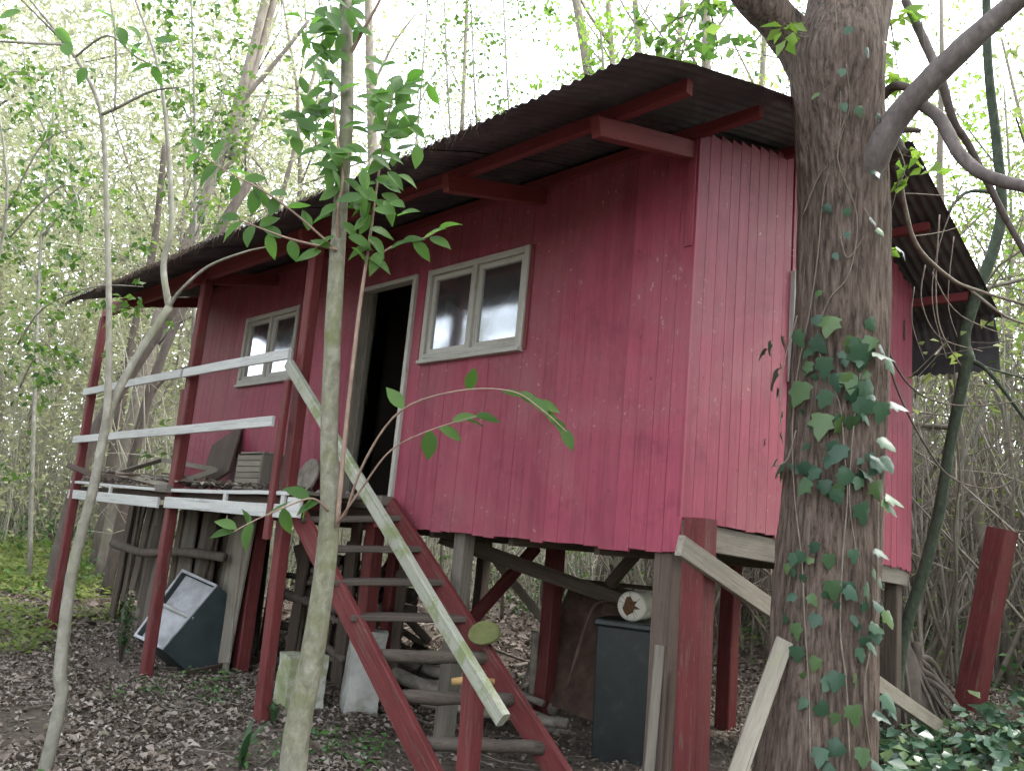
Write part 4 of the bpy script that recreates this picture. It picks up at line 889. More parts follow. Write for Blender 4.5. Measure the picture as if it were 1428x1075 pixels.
# ---------------------------------------------------------------- background wood
def in_house(x, y, pad=1.0):
    u, v = uv_of(x, y); return -.9 - pad < u < 9.0 + pad and -5.0 - pad < v < 1.6 + pad
def grow(V, Fc, LP, p, d, length, r, lvl, maxl, up=.1, n=5, spread=.6, leafy=6, lsp=.25, kids=(3, 5)):
    segs = 6 if lvl == 0 else 4; pts = [p]; dd = d.normalized(); dirs = []
    for i in range(segs):
        dd = (dd + rv(.10 if lvl == 0 else .22) + Vector((0, 0, up * (.3 if lvl else .5)))).normalized(); p = p + dd * (length / segs); pts.append(p); dirs.append(dd.copy())
    rr = [r * (1 - .75 * i / segs) for i in range(segs + 1)]
    tube(V, Fc, pts, rr, n if lvl == 0 else max(3, n - 1 - lvl), lvl == 0)
    if lvl < maxl:
        for k in range(random.randint(*kids)):
            i = random.randint(max(1, int(segs * (.35 if lvl == 0 else .2))), segs); ax = rv(1).normalized(); nd = (dirs[i - 1] * (1 - spread * .6) + ax * spread).normalized()
            grow(V, Fc, LP, pts[i], nd, length * random.uniform(.3, .5), rr[i] * .55, lvl + 1, maxl, up, n, spread, leafy, lsp, kids)
    if lvl >= 1:
        for i in range(1, segs + 1):
            for _ in range(random.randint(0, leafy)): LP.append(pts[i] + rv(lsp))
def tree_proto(height, r, lean, mat_w, mat_l, lsize, leafy, lsp, maxl=2, kids=(5, 7), spread=.75, droop=.2, aspect=.55):
    V, Fc, LP = [], [], []
    grow(V, Fc, LP, Vector((0, 0, -.2)), Vector((lean, random.uniform(-.06, .06), 1)), height, r, 0, maxl, .12, 7, spread, leafy, lsp, kids)
    tm = mesh_py('trunk', V, Fc, mat_w, True); A, T = leaf_cloud([tuple(q) for q in LP], rng.uniform(.6, 1.3, len(LP)) * lsize, .9, aspect, droop)
    return tm, mesh_tri('crown', A, T, mat_l, False), len(LP)
KIND = {
 'slim': ('slender_tree', 'slender sparse leaved tree', 'slender trees in the wood', [tree_proto(h_, r_, l_, 'bark_far', 'leaf_far', .11, 6, .22) for h_, r_, l_ in ((9, .075, .03), (11, .09, -.05), (8, .06, .12), (10, .08, .0))]),
 'pale': ('feathery_tree', 'tall pale feathery tree', 'pale feathery trees', [tree_proto(h_, r_, l_, 'bark_far', 'leaf_pale', .19, 12, .38, 2, (8, 10), .9, .5, .24) for h_, r_, l_ in ((15, .13, .02), (13, .12, -.04))]),
 'dark': ('leafy_tree', 'darker leafed tree', 'darker trees in the wood', [tree_proto(h_, r_, l_, 'bark_dark', 'leaf_dark', .10, 8, .26) for h_, r_, l_ in ((9, .09, -.08), (11, .10, .06))]),
}
def place_tree(kind, idx, x, y, s, rz):
    nm, lab, grp, protos = KIND[kind]; tm, cm, _ = protos[idx % len(protos)]
    deg = math.degrees(math.atan2(x, y)); far = math.hypot(x, y) > 20
    zone = 'beyond the porch' if deg < -14 else ('past the gable' if deg > 13 else 'behind the cabin'); dist = 'deep in the wood' if far else 'near the clearing'
    t = empty(nm, lab + ' ' + dist + ' ' + zone, 'tree', (x, y, gz(x, y)), rz, grp + ' ' + dist + ' ' + zone); t.scale = (s, s, s)
    obj('trunk', tm, t); c = obj('crown', cm, t); return t
random.seed(21)
cnt = 0
spots = []
for i in range(900):
    az = R(random.uniform(-47, 47)); r = random.uniform(10.5, 34); x, y = r * math.sin(az), r * math.cos(az)
    if in_house(x, y, 1.6): continue
    deg = math.degrees(az)
    if deg < -18 and r < 15: continue
    if deg < -24 and r < 23: continue
    if -14 < deg < 2 and r < 22: continue          # the sky gap above the roof
    if any((x - a) ** 2 + (y - b) ** 2 < 1.5 for a, b in spots): continue
    spots.append((x, y)); 
    if len(spots) > 92: break
for (x, y) in spots:
    deg = math.degrees(math.atan2(x, y)); r = math.hypot(x, y)
    k = random.random()
    kind = 'pale' if (deg < -12 and r > 19 and k < .5) or (r > 26 and k < .3) else ('dark' if k > .86 and deg > 5 else 'slim')
    place_tree(kind, random.randint(0, 5), x, y, random.uniform(.8, 1.2), random.uniform(0, 6.28))
for i in range(44):  # trees out of view, added to darken window reflections and shade the gable
    az = R(random.uniform(-115, -50) if i < 26 else random.uniform(50, 150)); r = random.uniform(8.5, 22); place_tree(random.choice(['slim', 'dark', 'dark']), random.randint(0, 5), r * math.sin(az), r * math.cos(az), random.uniform(.9, 1.3), random.uniform(0, 6.28))
# leaning trunks seen above and through the porch
def lone(label, pts, r0, r1, mat='bark_far', branches=(), name='leaning_tree', leaf=None, nl=0):
    b = pts[0]; t = empty(name, label, 'tree', b); V, Fc = [], []
    p, rr = smooth_path(pts, list(np.linspace(r0, r1, len(pts))), 6); tube(V, Fc, p, rr, 9, True, .04)
    obj('trunk', mesh_py('trunk', [v - b for v in V], Fc, mat, True), t)
    for bp_, a0, a1 in branches:
        V, Fc = [], []; q, rr = smooth_path(bp_, list(np.linspace(a0, a1, len(bp_))), 5); tube(V, Fc, q, rr, 6); obj('limb', mesh_py('limb', [v - b for v in V], Fc, mat, True), t)
    if leaf:
        LP = []
        for i in range(nl):
            c = p[random.randint(len(p) // 2, len(p) - 1)] + rv(.5); LP += [c + rv(.16) for _ in range(6)]
        A, T = leaf_cloud([tuple(q - b) for q in LP], rng.uniform(.6, 1.2, len(LP)) * .09, .9, .55, .3); obj('crown', mesh_tri('crown', A, T, leaf), t)
    return t
def gp(px, py, Y):
    p = at(px, py, Y); return Vector((p.x, p.y, gz(p.x, p.y) - .1))
lone('brown leaning twin trunked tree rising behind the low end of the roof', [gp(160, 700, 14)] + path_px((205, 500, 14), (262, 345, 14), (318, 190, 14), (345, 100, 14), (378, -30, 14)), .12, .08, 'bark_far', [(path_px((320, 220, 14), (350, 110, 14.1), (392, -30, 14.2)), .10, .07), (path_px((330, 150, 14), (390, 80, 13.8), (430, 30, 13.7)), .05, .03), (path_px((300, 250, 14), (345, 200, 14), (375, 130, 14)), .04, .02)], 'leaning_tree', 'leaf_far', 60)
lone('dark leaning trunk seen between the far porch posts', [gp(95, 690, 12)] + path_px((118, 640, 12), (170, 540, 12), (235, 440, 12), (300, 330, 12), (350, 250, 12.2)), .105, .07, 'bark_dark')
lone('crooked dark trunk standing behind the porch deck', [gp(172, 690, 13)] + path_px((195, 600, 13), (225, 500, 13), (270, 400, 13), (300, 330, 13)), .085, .055, 'bark_dark', [(path_px((205, 560, 13), (240, 520, 13), (300, 505, 12.8)), .03, .015), (path_px((220, 480, 13), (250, 450, 13), (300, 430, 12.8)), .03, .012)])
lone('dark thin trunk leaning behind the porch end', [gp(150, 690, 15)] + path_px((170, 560, 15), (190, 450, 15), (215, 340, 15), (230, 200, 15)), .10, .05, 'bark_dark')
for i, (x0, x1, Y, r_) in enumerate(((520, 512, 20, .16), (640, 655, 24, .09), (850, 790, 17, .15), (868, 842, 18, .10), (905, 880, 20, .12), (985, 985, 16, .13), (930, 958, 21, .10), (1052, 1075, 19, .10))):
    lone('tall straight background trunk rising above the roof', [gp(x0, 700, Y)] + path_px((x0, 300, Y), ((x0 + x1) / 2, 100, Y), (x1, -80, Y)), r_, r_ * .6, 'bark_far', [(path_px((x0, 120, Y), (x0 + 30 * (-1) ** i, 60, Y), (x0 + 60 * (-1) ** i, 20, Y)), r_ * .3, r_ * .12), (path_px((x0, 60, Y), (x0 - 35 * (-1) ** i, 10, Y), (x0 - 50 * (-1) ** i, -30, Y)), r_ * .3, r_ * .12)], 'tall_tree', 'leaf_far', 34)['group'] = 'tall trunks rising above the roof'
# thicket: bare interlaced stems and twigs, uncountable
def thicket(name, label, n, az0, az1, r0, r1, hmin, hmax, rad, mat, seed, twigs=4, cond=None, lean=.25):
    random.seed(seed); V, Fc = [], []
    for i in range(n):
        az = R(random.uniform(az0, az1)); r = math.sqrt(random.uniform(r0 * r0, r1 * r1)); x, y = r * math.sin(az), r * math.cos(az)
        if in_house(x, y, .9) or (cond and not cond(x, y)): continue
        hh = random.uniform(hmin, hmax); d = Vector((random.gauss(0, lean), random.gauss(0, lean), 1)).normalized(); p = Vector((x, y, gz(x, y) - .05)); pts = [p]
        for k in range(5): d = (d + rv(.16) + Vector((0, 0, .03))).normalized(); p = p + d * hh / 5; pts.append(p)
        rr = rad * random.uniform(.5, 1.4); tube(V, Fc, pts, [rr * (1 - .16 * k) for k in range(6)], 4, False)
        for k in range(twigs):
            j = random.randint(1, 5); q = pts[j]; e = (rv(1) + Vector((0, 0, .3))).normalized() * random.uniform(.4, 1.3); tube(V, Fc, [q, q + e * .5 + rv(.08), q + e + rv(.12)], [rr * .35, rr * .25, rr * .12], 3, False)
    o = obj(name, mesh_py(name, V, Fc, mat, True)); return tag(o, label, 'thicket', None, 'stuff')
thicket('thicket', 'tangled pale bare twigs filling the wood on the left', 2400, -46, -8, 13, 28, 2.2, 6.5, .015, 'twig_far', 5, 6, lambda x, y: not (x < -.42 * y and math.hypot(x, y) < 20))
thicket('thicket', 'dense upright grey stems filling the wood on the right', 2300, 10, 46, 10, 22, 2.5, 6.0, .022, 'twig_grey', 6, 4, lambda x, y: not (x < 6 and y < 9.5), .16)
thicket('thicket', 'thin stems standing beyond the underside of the cabin', 420, -10, 14, 12, 24, 2.0, 5.0, .024, 'twig_far', 8, 3, None, .14)
def understorey(name, label, n, az0, az1, r0, r1, zfun, size, mat, seed, clump=8, csp=.25, aspect=.5):
    rg = random.Random(seed); LP = []
    while len(LP) < n:
        az = R(rg.uniform(az0, az1)); r = math.sqrt(rg.uniform(r0 * r0, r1 * r1)); x, y = r * math.sin(az), r * math.cos(az)
        if in_house(x, y, 1.0): continue
        z = gz(x, y) + zfun(rg)
        for _ in range(clump): LP.append((x + rg.gauss(0, csp), y + rg.gauss(0, csp), max(gz(x, y) + .02, z + rg.gauss(0, csp))))
    A, T = leaf_cloud(LP, rng.uniform(.6, 1.35, len(LP)) * size, .9, aspect, .2); o = obj(name, mesh_tri(name, A, T, mat)); return tag(o, label, 'foliage', None, 'stuff')
understorey('understorey', 'pale green leaf haze among the twigs on the left', 56000, -46, -8, 15, 30, lambda g: g.uniform(.5, 7.5), .10, 'leaf_olive', 31, 12, .3)
understorey('understorey', 'small light green leaves scattered through the right thicket', 26000, 10, 46, 11, 26, lambda g: g.uniform(.1, 6.5), .085, 'leaf_far', 32, 6, .3)
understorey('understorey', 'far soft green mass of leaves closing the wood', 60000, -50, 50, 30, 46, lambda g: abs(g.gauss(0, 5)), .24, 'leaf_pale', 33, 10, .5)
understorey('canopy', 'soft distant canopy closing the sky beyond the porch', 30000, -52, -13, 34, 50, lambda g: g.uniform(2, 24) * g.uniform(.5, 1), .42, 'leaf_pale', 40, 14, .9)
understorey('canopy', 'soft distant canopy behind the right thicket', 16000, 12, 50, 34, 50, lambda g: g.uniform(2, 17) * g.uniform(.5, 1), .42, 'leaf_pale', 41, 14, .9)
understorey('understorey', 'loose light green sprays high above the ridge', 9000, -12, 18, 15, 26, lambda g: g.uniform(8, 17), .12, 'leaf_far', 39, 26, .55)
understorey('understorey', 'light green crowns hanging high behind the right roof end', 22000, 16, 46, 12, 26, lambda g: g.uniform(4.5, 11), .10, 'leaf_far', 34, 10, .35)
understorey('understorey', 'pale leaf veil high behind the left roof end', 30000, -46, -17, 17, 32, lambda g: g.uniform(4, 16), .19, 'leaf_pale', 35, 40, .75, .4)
understorey('understorey', 'dark leafy mass added out of view past the porch end', 26000, -125, -52, 14, 24, lambda g: g.uniform(0, 10), .28, 'leaf_dark', 37, 10, .5)  # added out of view to cut bright sky reflections in the windows
understorey('understorey', 'leafy mass added out of view on the right', 30000, 54, 165, 7, 15, lambda g: g.uniform(0, 11), .26, 'leaf_far', 38, 10, .5)  # added out of view to block sky light on gable wall and trunk
understorey('undergrowth', 'low bright green plants on the woodland floor behind', 16000, -46, 46, 10.5, 26, lambda g: abs(g.gauss(0, .28)), .10, 'leaf_ground', 36, 12, .22)
# ---------------------------------------------------------------- ground cover
def covers(name, label, n, pick, size, mat, lift, aspect=.6, clump=6, csp=.12):
    LP = []
    tries = 0
    while len(LP) < n and tries < n * 4:
        tries += 1; q = pick()
        if q is None: continue
        for _ in range(clump):
            x, y = q[0] + random.gauss(0, csp), q[1] + random.gauss(0, csp); LP.append((x, y, gz(x, y) + random.uniform(.02, lift)))
    A, T = leaf_cloud(LP, rng.uniform(.6, 1.3, len(LP)) * size, .55, aspect, .0, .2); o = obj(name, mesh_tri(name, A, T, mat)); return tag(o, label, 'ground cover', None, 'stuff')
random.seed(44)
def pk_left():
    x, y = random.uniform(-9.5, -3.6), random.uniform(8.5, 16); return (x, y) if math.sin(x * 1.3) * math.sin(y * 1.1 + 1) > -.25 and x < -.42 * y and not in_house(x, y, -.6) else None
covers('ground_cover', 'bright green low plants carpeting the ground left of the porch', 8000, pk_left, .085, 'leaf_far', .14)
def pk_glade():
    az = R(random.uniform(-40, -25)); r = random.uniform(13, 21); return (r * math.sin(az), r * math.cos(az))
covers('glade_grass', 'sunlit pale grass and herbs in the open glade past the porch', 9000, pk_glade, .13, 'leaf_far', .14, .35)
def pk_fore():
    x, y = random.uniform(-4.5, -.3), random.uniform(4.3, 8); return (x, y) if math.sin(x * 2.1 + .5) * math.sin(y * 1.9) > .45 else None
covers('seedlings', 'scattered green seedlings on the leafy ground before the porch', 520, pk_fore, .055, 'leaf_ground', .12, .5, 5, .06)
def pk_right():
    x, y = random.uniform(2.6, 7.2), random.uniform(5.4, 8.6); return (x, y) if y < 6.4 + .30 * x else None
covers('ground_ivy', 'glossy ground ivy spreading around the foot of the ivy tree', 2600, pk_right, .13, 'leaf_groundivy', .26, .85, 3, .12)
# fallen leaves
def litter(n, pick, size):
    LP = []
    while len(LP) < n:
        q = pick()
        if q: LP.append((q[0], q[1], gz(*q) + random.uniform(.002, .03)))
    A, T = leaf_cloud(LP, np.clip(rng.lognormal(-.15, .38, len(LP)), .35, 1.9) * size, .42, .6, .0, .5); return A, T
def pk_near():
    az = R(random.uniform(-40, 40)); r = random.uniform(3.6, 12); x, y = r * math.sin(az), r * math.cos(az); u, v = uv_of(x, y)
    if -.2 < u < 2.6 and -2.4 < v < .6 and random.random() < .8: return None
    if math.sin(1.9 * x + 1.3 * y) * math.sin(1.1 * y - 1.7 * x + 2) > .45 and random.random() < .75: return None
    return (x, y)
def pk_far():
    az = R(random.uniform(-42, 42)); r = math.sqrt(random.uniform(11 ** 2, 30 ** 2)); return (r * math.sin(az), r * math.cos(az))
A1, T1 = litter(60000, pk_near, .048); A2, T2 = litter(40000, pk_far, .11)
lo = obj('leaf_litter', mesh_tri('leaf_litter', np.concatenate([A1, A2]), np.concatenate([T1, T2 + len(A1)]), 'litter')); tag(lo, 'brown fallen leaves covering the woodland floor', 'leaf litter', None, 'stuff')

def fallen_twigs():
    random.seed(91); V, Fc = [], []
    for i in range(900):
        az = R(random.uniform(-38, 38)); r = random.uniform(4.2, 15); x, y = r * math.sin(az), r * math.cos(az); p = Vector((x, y, gz(x, y) + .02)); a = random.uniform(0, 6.28); l_ = random.uniform(.06, .38); d = Vector((math.cos(a), math.sin(a), random.gauss(0, .06))) * l_
        tube(V, Fc, [p - d * .5, p + rv(.02 * l_), p + d * .5], [random.uniform(.003, .008), .004, .002], 4, False)
    tag(obj('fallen_twigs', mesh_py('fallen_twigs', V, Fc, 'stick_wood', True)), 'small fallen twigs strewn over the leaf litter', 'twigs', None, 'stuff')
fallen_twigs()
# ---------------------------------------------------------------- things under and around the cabin
random.seed(77)
def one(name, label, cat, a, b, wd, t, mat, side=None, group=None, **kw):
    o = board(name, a, b, wd, t, mat, None, side=side, **kw); return tag(o, label, cat, group)
def stuff_box(name, dims, mat, parent, mw, ch=.01):
    x, y, z = dims; o = board(name, (-x / 2, 0, 0), (x / 2, 0, 0), y, z, mat, parent, side=(0, 1, 0), ch=ch, n=1); o.matrix_basis = mw @ o.matrix_basis; return o
# dark bin with a drum lying on it
gbn = on_ground(868, 1058)
bx_ = empty('storage_bin', 'tall dark blue green metal bin standing under the cabin', 'bin', gbn, R(-22))
def frustum(name, w0, d0, w1, d1, z0, z1, mat, parent, ch=.012):
    V = []; 
    for (wd, dp, z) in ((w0 - ch, d0 - ch, z0), (w0, d0, z0 + ch), (w1, d1, z1 - ch), (w1 - ch, d1 - ch, z1)):
        x, y = wd / 2, dp / 2; V += [(-x + ch, -y, z), (x - ch, -y, z), (x, -y + ch, z), (x, y - ch, z), (x - ch, y, z), (-x + ch, y, z), (-x, y - ch, z), (-x, -y + ch, z)]
    Fc = [(k * 8 + j, k * 8 + (j + 1) % 8, (k + 1) * 8 + (j + 1) % 8, (k + 1) * 8 + j) for k in range(3) for j in range(8)] + [tuple(range(7, -1, -1)), tuple(24 + j for j in range(8))]
    return obj(name, mesh_py(name, V, Fc, mat), parent)
BH = 1.03
frustum('body', .40, .38, .44, .42, -.02, BH - .05, 'navy_dark', bx_); frustum('lid', .48, .46, .47, .45, BH - .05, BH, 'navy_dark', bx_)
frustum('foot', .40, .34, .44, .38, -.06, -.018, 'teal_dark', bx_)
# drum
dc = at(884, 861, gbn.y - .10); dz = gbn.z + BH + .115
dpos = Vector((dc.x + .03, gbn.y - .02, dz)); axis = Vector((-.42, -.9, .0)).normalized()
dr = empty('paint_drum', 'white drum lying on its side on the dark bin', 'drum', dpos)
V, Fc = [], []; rr_ = .112; prof = [(-.02, .075), (-.018, .10), (0, rr_), (.012, rr_ + .003), (.024, rr_), (.17, rr_ - .002), (.32, rr_), (.33, rr_ + .003), (.345, rr_ - .004), (.345, .02)]
a_ = axis.orthogonal().normalized(); b_ = axis.cross(a_); n = 30
for (s, r_) in prof:
    for j in range(n): th = 2 * math.pi * j / n; V.append(-axis * (s - .15) + (a_ * math.cos(th) + b_ * math.sin(th)) * r_)
for k in range(len(prof) - 1):
    for j in range(n): Fc.append((k * n + j, k * n + (j + 1) % n, (k + 1) * n + (j + 1) % n, (k + 1) * n + j))
Fc.append(tuple(range(n - 1, -1, -1))); obj('body', mesh_py('body', V, Fc, 'drum_white', True), dr)
V, Fc = [], []
ctr = axis * .1715
for k, rad_ in enumerate((.0, .032, .056)):
    for j in range(14):
        th = 2 * math.pi * j / 14; q = rad_ * (1 + random.uniform(-.5, .45)); V.append(ctr + (a_ * math.cos(th) + b_ * math.sin(th)) * q + axis * random.uniform(0, .004))
for k in range(2):
    for j in range(14): Fc.append((k * 14 + j, k * 14 + (j + 1) % 14, (k + 1) * 14 + (j + 1) % 14, (k + 1) * 14 + j))
for k in range(9):
    th = random.uniform(0, 6.28); p = random.uniform(.6, 1.1) * (a_ * math.cos(th) + b_ * math.sin(th)); q = (a_ * math.cos(th + .5) + b_ * math.sin(th + .5)); tube(V, Fc, [ctr + p * .03 + axis * .003, ctr + p * .06 + q * .01 + axis * .004, ctr + p * .085 + q * .02 + axis * .003], .0018, 4)
obj('rust_patch', mesh_py('rust_patch', V, Fc, 'rust_stain'), dr)
# rusty panel and bent pipe chair frame behind
pa = [on_v(*q, -2.0) for q in ((795, 815), (925, 828), (890, 985), (735, 975))]
gpz = lambda p: Vector((p.x, p.y, gz(p.x, p.y)))
rp = empty('rusty_panel', 'leaning rusty metal panel with a dark frame behind the bin', 'panel', gpz(pa[3]))
tl, tr_, = on_v(800, 812, -2.15), on_v(935, 826, -2.15); bl_, br_ = on_v(728, 985, -1.75), on_v(890, 1010, -1.75)
o0 = rp.location
board('sheet', (tl + tr_) / 2 - o0, (bl_ + br_) / 2 - o0, (tr_ - tl).length, .012, 'rusty_metal', rp, side=(tr_ - tl), n=2, ch=.002)
board('frame_bar', tl - o0, bl_ - o0, .05, .05, 'dark_wood', rp, side=(1, 0, 0)); board('frame_bar', tl - o0 + Vector((-.07, -.03, 0)), bl_ - o0 + Vector((-.09, -.03, 0)), .03, .04, 'grey_wood', rp, side=(1, 0, 0))
board('frame_bar', tl - o0 + Vector((-.05, 0, .02)), tr_ - o0 + Vector((0, 0, .02)), .04, .04, 'dark_wood', rp)
pf = on_ground(800, 960)
pts = path_px((792, 955, 7.0), (808, 900, 7.05), (825, 850, 7.1), (840, 838, 7.1), (862, 838, 7.1), (900, 842, 7.2))
bt = tubes_obj('chair_frame', [(smooth_path(pts, None, 5)[0], .014), (smooth_path(path_px((835, 960, 7.2), (838, 900, 7.2), (842, 845, 7.12)), None, 3)[0], .008)], 'rusty_metal', None, 8, 0, tuple(Vector((pts[0].x, pts[0].y, gz(pts[0].x, pts[0].y)))))
tag(bt, 'bent rusty metal pipe frame leaning behind the dark bin', 'pipe frame')
# fallen sticks pile
for i, (a, b, r_) in enumerate([((715, 935), (800, 915), .022), ((735, 925), (832, 945), .026), ((700, 960), (790, 928), .024), ((715, 968), (825, 930), .020), ((690, 915), (770, 940), .02), ((745, 915), (812, 905), .014), ((590, 905), (640, 895), .02), ((540, 890), (610, 880), .018), ((560, 940), (640, 925), .022), ((760, 905), (800, 900), .03)]):
    p, q = on_ground(*a), on_ground(*b); p.z += .05 + .03 * (i % 3); q.z += .06 + .02 * (i % 4); mid = (p + q) / 2 + rv(.02)
    s_ = tubes_obj('stick', [(smooth_path([p, mid, q], None, 4)[0], [r_ * k for k in np.linspace(1, .6, 9)])], 'stick_wood', None, 7, .08, tuple(gpz(p))); tag(s_, 'weathered grey stick in the pile under the cabin', 'stick', 'sticks piled under the cabin')
ys = tubes_obj('stick', [([W(1.28, .5, .63), W(1.24, .38, .645), W(1.16, .25, .64)], [.022, .024, .018])], 'yellow_stick', None, 8, .06, tuple(W(1.28, .5, .60))); tag(ys, 'short yellowish stick lying on a stair step', 'stick')
# mossy rounded board on the stairs
mb = lathe_disc('mossy_disc', W(1.42, .13, .90), (UV_V + Vector((0, 0, .55)) - UV_U * .25), .105, .03, 'moss_board', None, (UV_U.cross(Vector((0, 0, 1))).normalized(), .3)); tag(mb, 'yellow green mossy rounded board resting on the staircase side', 'board')
mb.scale = (1.15, 1.0, .8)
# concrete blocks
def block(label, px, py, dims, mat, rz, tilt=.0):
    g = on_ground(px, py); o = empty('concrete_block', label, 'block', g, rz); x, y, z = dims; V = []; n = 6; Fc = []
    for k in range(n + 1):
        zz = -.08 + (z + .08) * k / n; s = 1 - .03 * k / n
        ring_ = []
        for (sx, sy) in ((-1, -1), (-.33, -1), (.33, -1), (1, -1), (1, -.33), (1, .33), (1, 1), (.33, 1), (-.33, 1), (-1, 1), (-1, .33), (-1, -.33)):
            c = .94 if abs(sx) == 1 and abs(sy) == 1 else 1; V.append((sx * x / 2 * s * c + random.uniform(-.006, .006) + tilt * zz, sy * y / 2 * s * c + random.uniform(-.006, .006), zz + (random.uniform(-.012, .012) if k == n else 0)))
    for k in range(n):
        for j in range(12): Fc.append((k * 12 + j, k * 12 + (j + 1) % 12, (k + 1) * 12 + (j + 1) % 12, (k + 1) * 12 + j))
    Fc.append(tuple(n * 12 + j for j in range(12))); obj('body', mesh_py('body', V, Fc, mat), o); return o
block('squat moss stained concrete block beside the porch post', 415, 985, (.36, .28, .42), 'mossy_concrete', R(35)); block('pale concrete pier block under the top of the stairs', 498, 990, (.30, .28, .66), 'concrete', R(20), .04)
# planks near the gable post
lt = on_trunk(1094, 893, .03)[0]; lq = at(1030, 1075, lt.y - .22); lb = lt + (lq - lt) * ((lt.z + .05) / (lt.z - lq.z)); one('leaning_plank', 'weathered grey plank leaning against the ivy tree trunk', 'plank', lb, lt, .085, .028, 'pale_wood', side=(1, 0, 0), n=3, warp=.003)
sp_ = W(.02, .02, 0); one('short_plank', 'short pale plank standing against the brown stilt', 'plank', W(.115, .015, -.02), W(.10, -.015, 1.02), .055, .03, 'pale_wood', side=(1, 0, 0), n=2, warp=.003)
one('short_plank', 'thin upright lath between the red and brown stilts', 'plank', W(.02, -.10, -.02), W(.022, -.12, .95), .03, .022, 'brown_wood', side=(1, 0, 0), n=2)
sb0 = on_ground(1345, 992); top = at(1398, 738, sb0.y - .2)
one('leaning_post', 'square red painted post leaning in the ground right of the cabin', 'post', sb0 - Vector((0, 0, .2)) - (top - sb0) * .1, top, .21, .21, 'dark_red_paint', side=(1, .5, 0), ch=.014, n=4, warp=.004)
# stump with roots behind the right corner
st_b = gpt(*at(1262, 890, 8.3).xy)
su = empty('tree_stump', 'dark root covered stump behind the far gable corner', 'stump', st_b); su.scale = (1.0, 1.0, 1.3); V, Fc = [], []
for k in range(40):
    a = random.uniform(0, 6.28); rr_ = random.uniform(.3, .75); p0 = Vector((math.cos(a) * .12, math.sin(a) * .12, random.uniform(.3, .6))); p1 = Vector((math.cos(a + .2) * rr_ * .5, math.sin(a + .2) * rr_ * .5, random.uniform(.12, .4))); p2 = Vector((math.cos(a + .3) * rr_, math.sin(a + .3) * rr_, -.05))
    q, rad_ = smooth_path([p0, p1, p2], [random.uniform(.02, .045), .018, .008], 5); tube(V, Fc, q, rad_, 6, True, .1)
obj('roots', mesh_py('roots', V, Fc, 'bark_dark', True), su); V, Fc = [], []; tube(V, Fc, [Vector((0, 0, -.1)), Vector((-.04, 0, .2)), Vector((-.1, .03, .45)), Vector((-.14, 0, .62))], [.34, .29, .22, .10], 14, True, .1); obj('body', mesh_py('body', V, Fc, 'bark_dark', True), su)
# discarded metal cabinet under the deck
cg = gpt(*at(240, 890, 8.7).xy)
cb = empty('metal_cabinet', 'tipped over open metal cabinet with pale inner panel under the deck', 'cabinet', cg)
ca, cb_, cc, cd_ = at(186, 886, 8.55), at(226, 905, 8.35), at(301, 812, 8.8), at(254, 793, 8.95)
cc = cb_ + (cd_ - ca) * .98 + Vector((.10, -.05, -.02)); back = Vector((.34, .30, -.34))
def slab_quad(name, q, nrm, t, mat):
    V = [p - cb.location for p in q] + [p - cb.location + nrm * t for p in q]
    return obj(name, mesh_py(name, V, [(0, 1, 2, 3), (7, 6, 5, 4), (0, 4, 5, 1), (1, 5, 6, 2), (2, 6, 7, 3), (3, 7, 4, 0)], mat), cb)
fn = (cb_ - ca).cross(cd_ - ca).normalized()
inn = lambda a, b, c, d, k: [p + ((a + b + c + d) / 4 - p) * k for p in (a, b, c, d)]
slab_quad('inner_panel', inn(*[p + back * .12 for p in (ca, cb_, cc, cd_)], .06), back.normalized(), .01, 'enamel_pale')
for (p, q) in ((ca, cb_), (cb_, cc), (cc, cd_), (cd_, ca)):
    m_ = (ca + cb_ + cc + cd_) / 4; i0, i1 = p + (m_ - p) * .07, q + (m_ - q) * .07
    slab_quad('rim', [p, q, i1, i0], back.normalized(), .012, 'enamel_pale'); slab_quad('side_panel', [p + back * .03, q + back * .03, q + back, p + back], (m_ - (p + q) / 2).normalized(), .012, 'teal_dark')
slab_quad('back_panel', [p + back for p in (ca, cb_, cc, cd_)], -back.normalized(), .012, 'teal_dark')
s0, s1 = ca.lerp(cd_, .5) + back * .07, cb_.lerp(cc, .5) + back * .07
board('shelf_bar', s0 - cb.location, s1 - cb.location, .03, .02, 'rail_white', cb)
# upright slabs stored beneath the deck
for i in range(46):
    t = i / 45; uu = 8.6 - 3.35 * t + random.uniform(-.04, .04); vv = -.02 + random.uniform(-.12, .06); zt = 1.56 + random.uniform(-.05, .0)
    ln = random.uniform(.9, 1.5) if uu > 6 else random.uniform(1.35, 1.55); lean = random.uniform(-.18, .10)
    g = gz(*W(uu, vv, 0).xy); b0 = max(g - .03, zt - ln)
    pale = uu < 5.85
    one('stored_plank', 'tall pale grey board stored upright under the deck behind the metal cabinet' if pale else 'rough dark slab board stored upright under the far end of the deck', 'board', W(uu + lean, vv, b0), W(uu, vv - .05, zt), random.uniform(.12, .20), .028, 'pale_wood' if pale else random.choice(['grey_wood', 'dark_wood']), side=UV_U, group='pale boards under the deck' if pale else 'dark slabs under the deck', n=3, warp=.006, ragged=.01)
for i in range(26):  # dark boards added behind the slabs to close gaps with shade
    uu = 3.9 + i * .17 + random.uniform(-.06, .06); vv = random.uniform(-1.0, -.55); g = gz(*W(uu, vv, 0).xy)
    one('stored_plank', 'dark board added at the back under the deck to deepen the shade', 'board', W(uu + random.uniform(-.1, .1), vv, g - .03), W(uu, vv, random.uniform(1.2, 1.55)), random.uniform(.12, .2), .03, 'dark_wood', side=UV_U, group='added dark boards under the deck', n=2, warp=.006, ragged=.01)
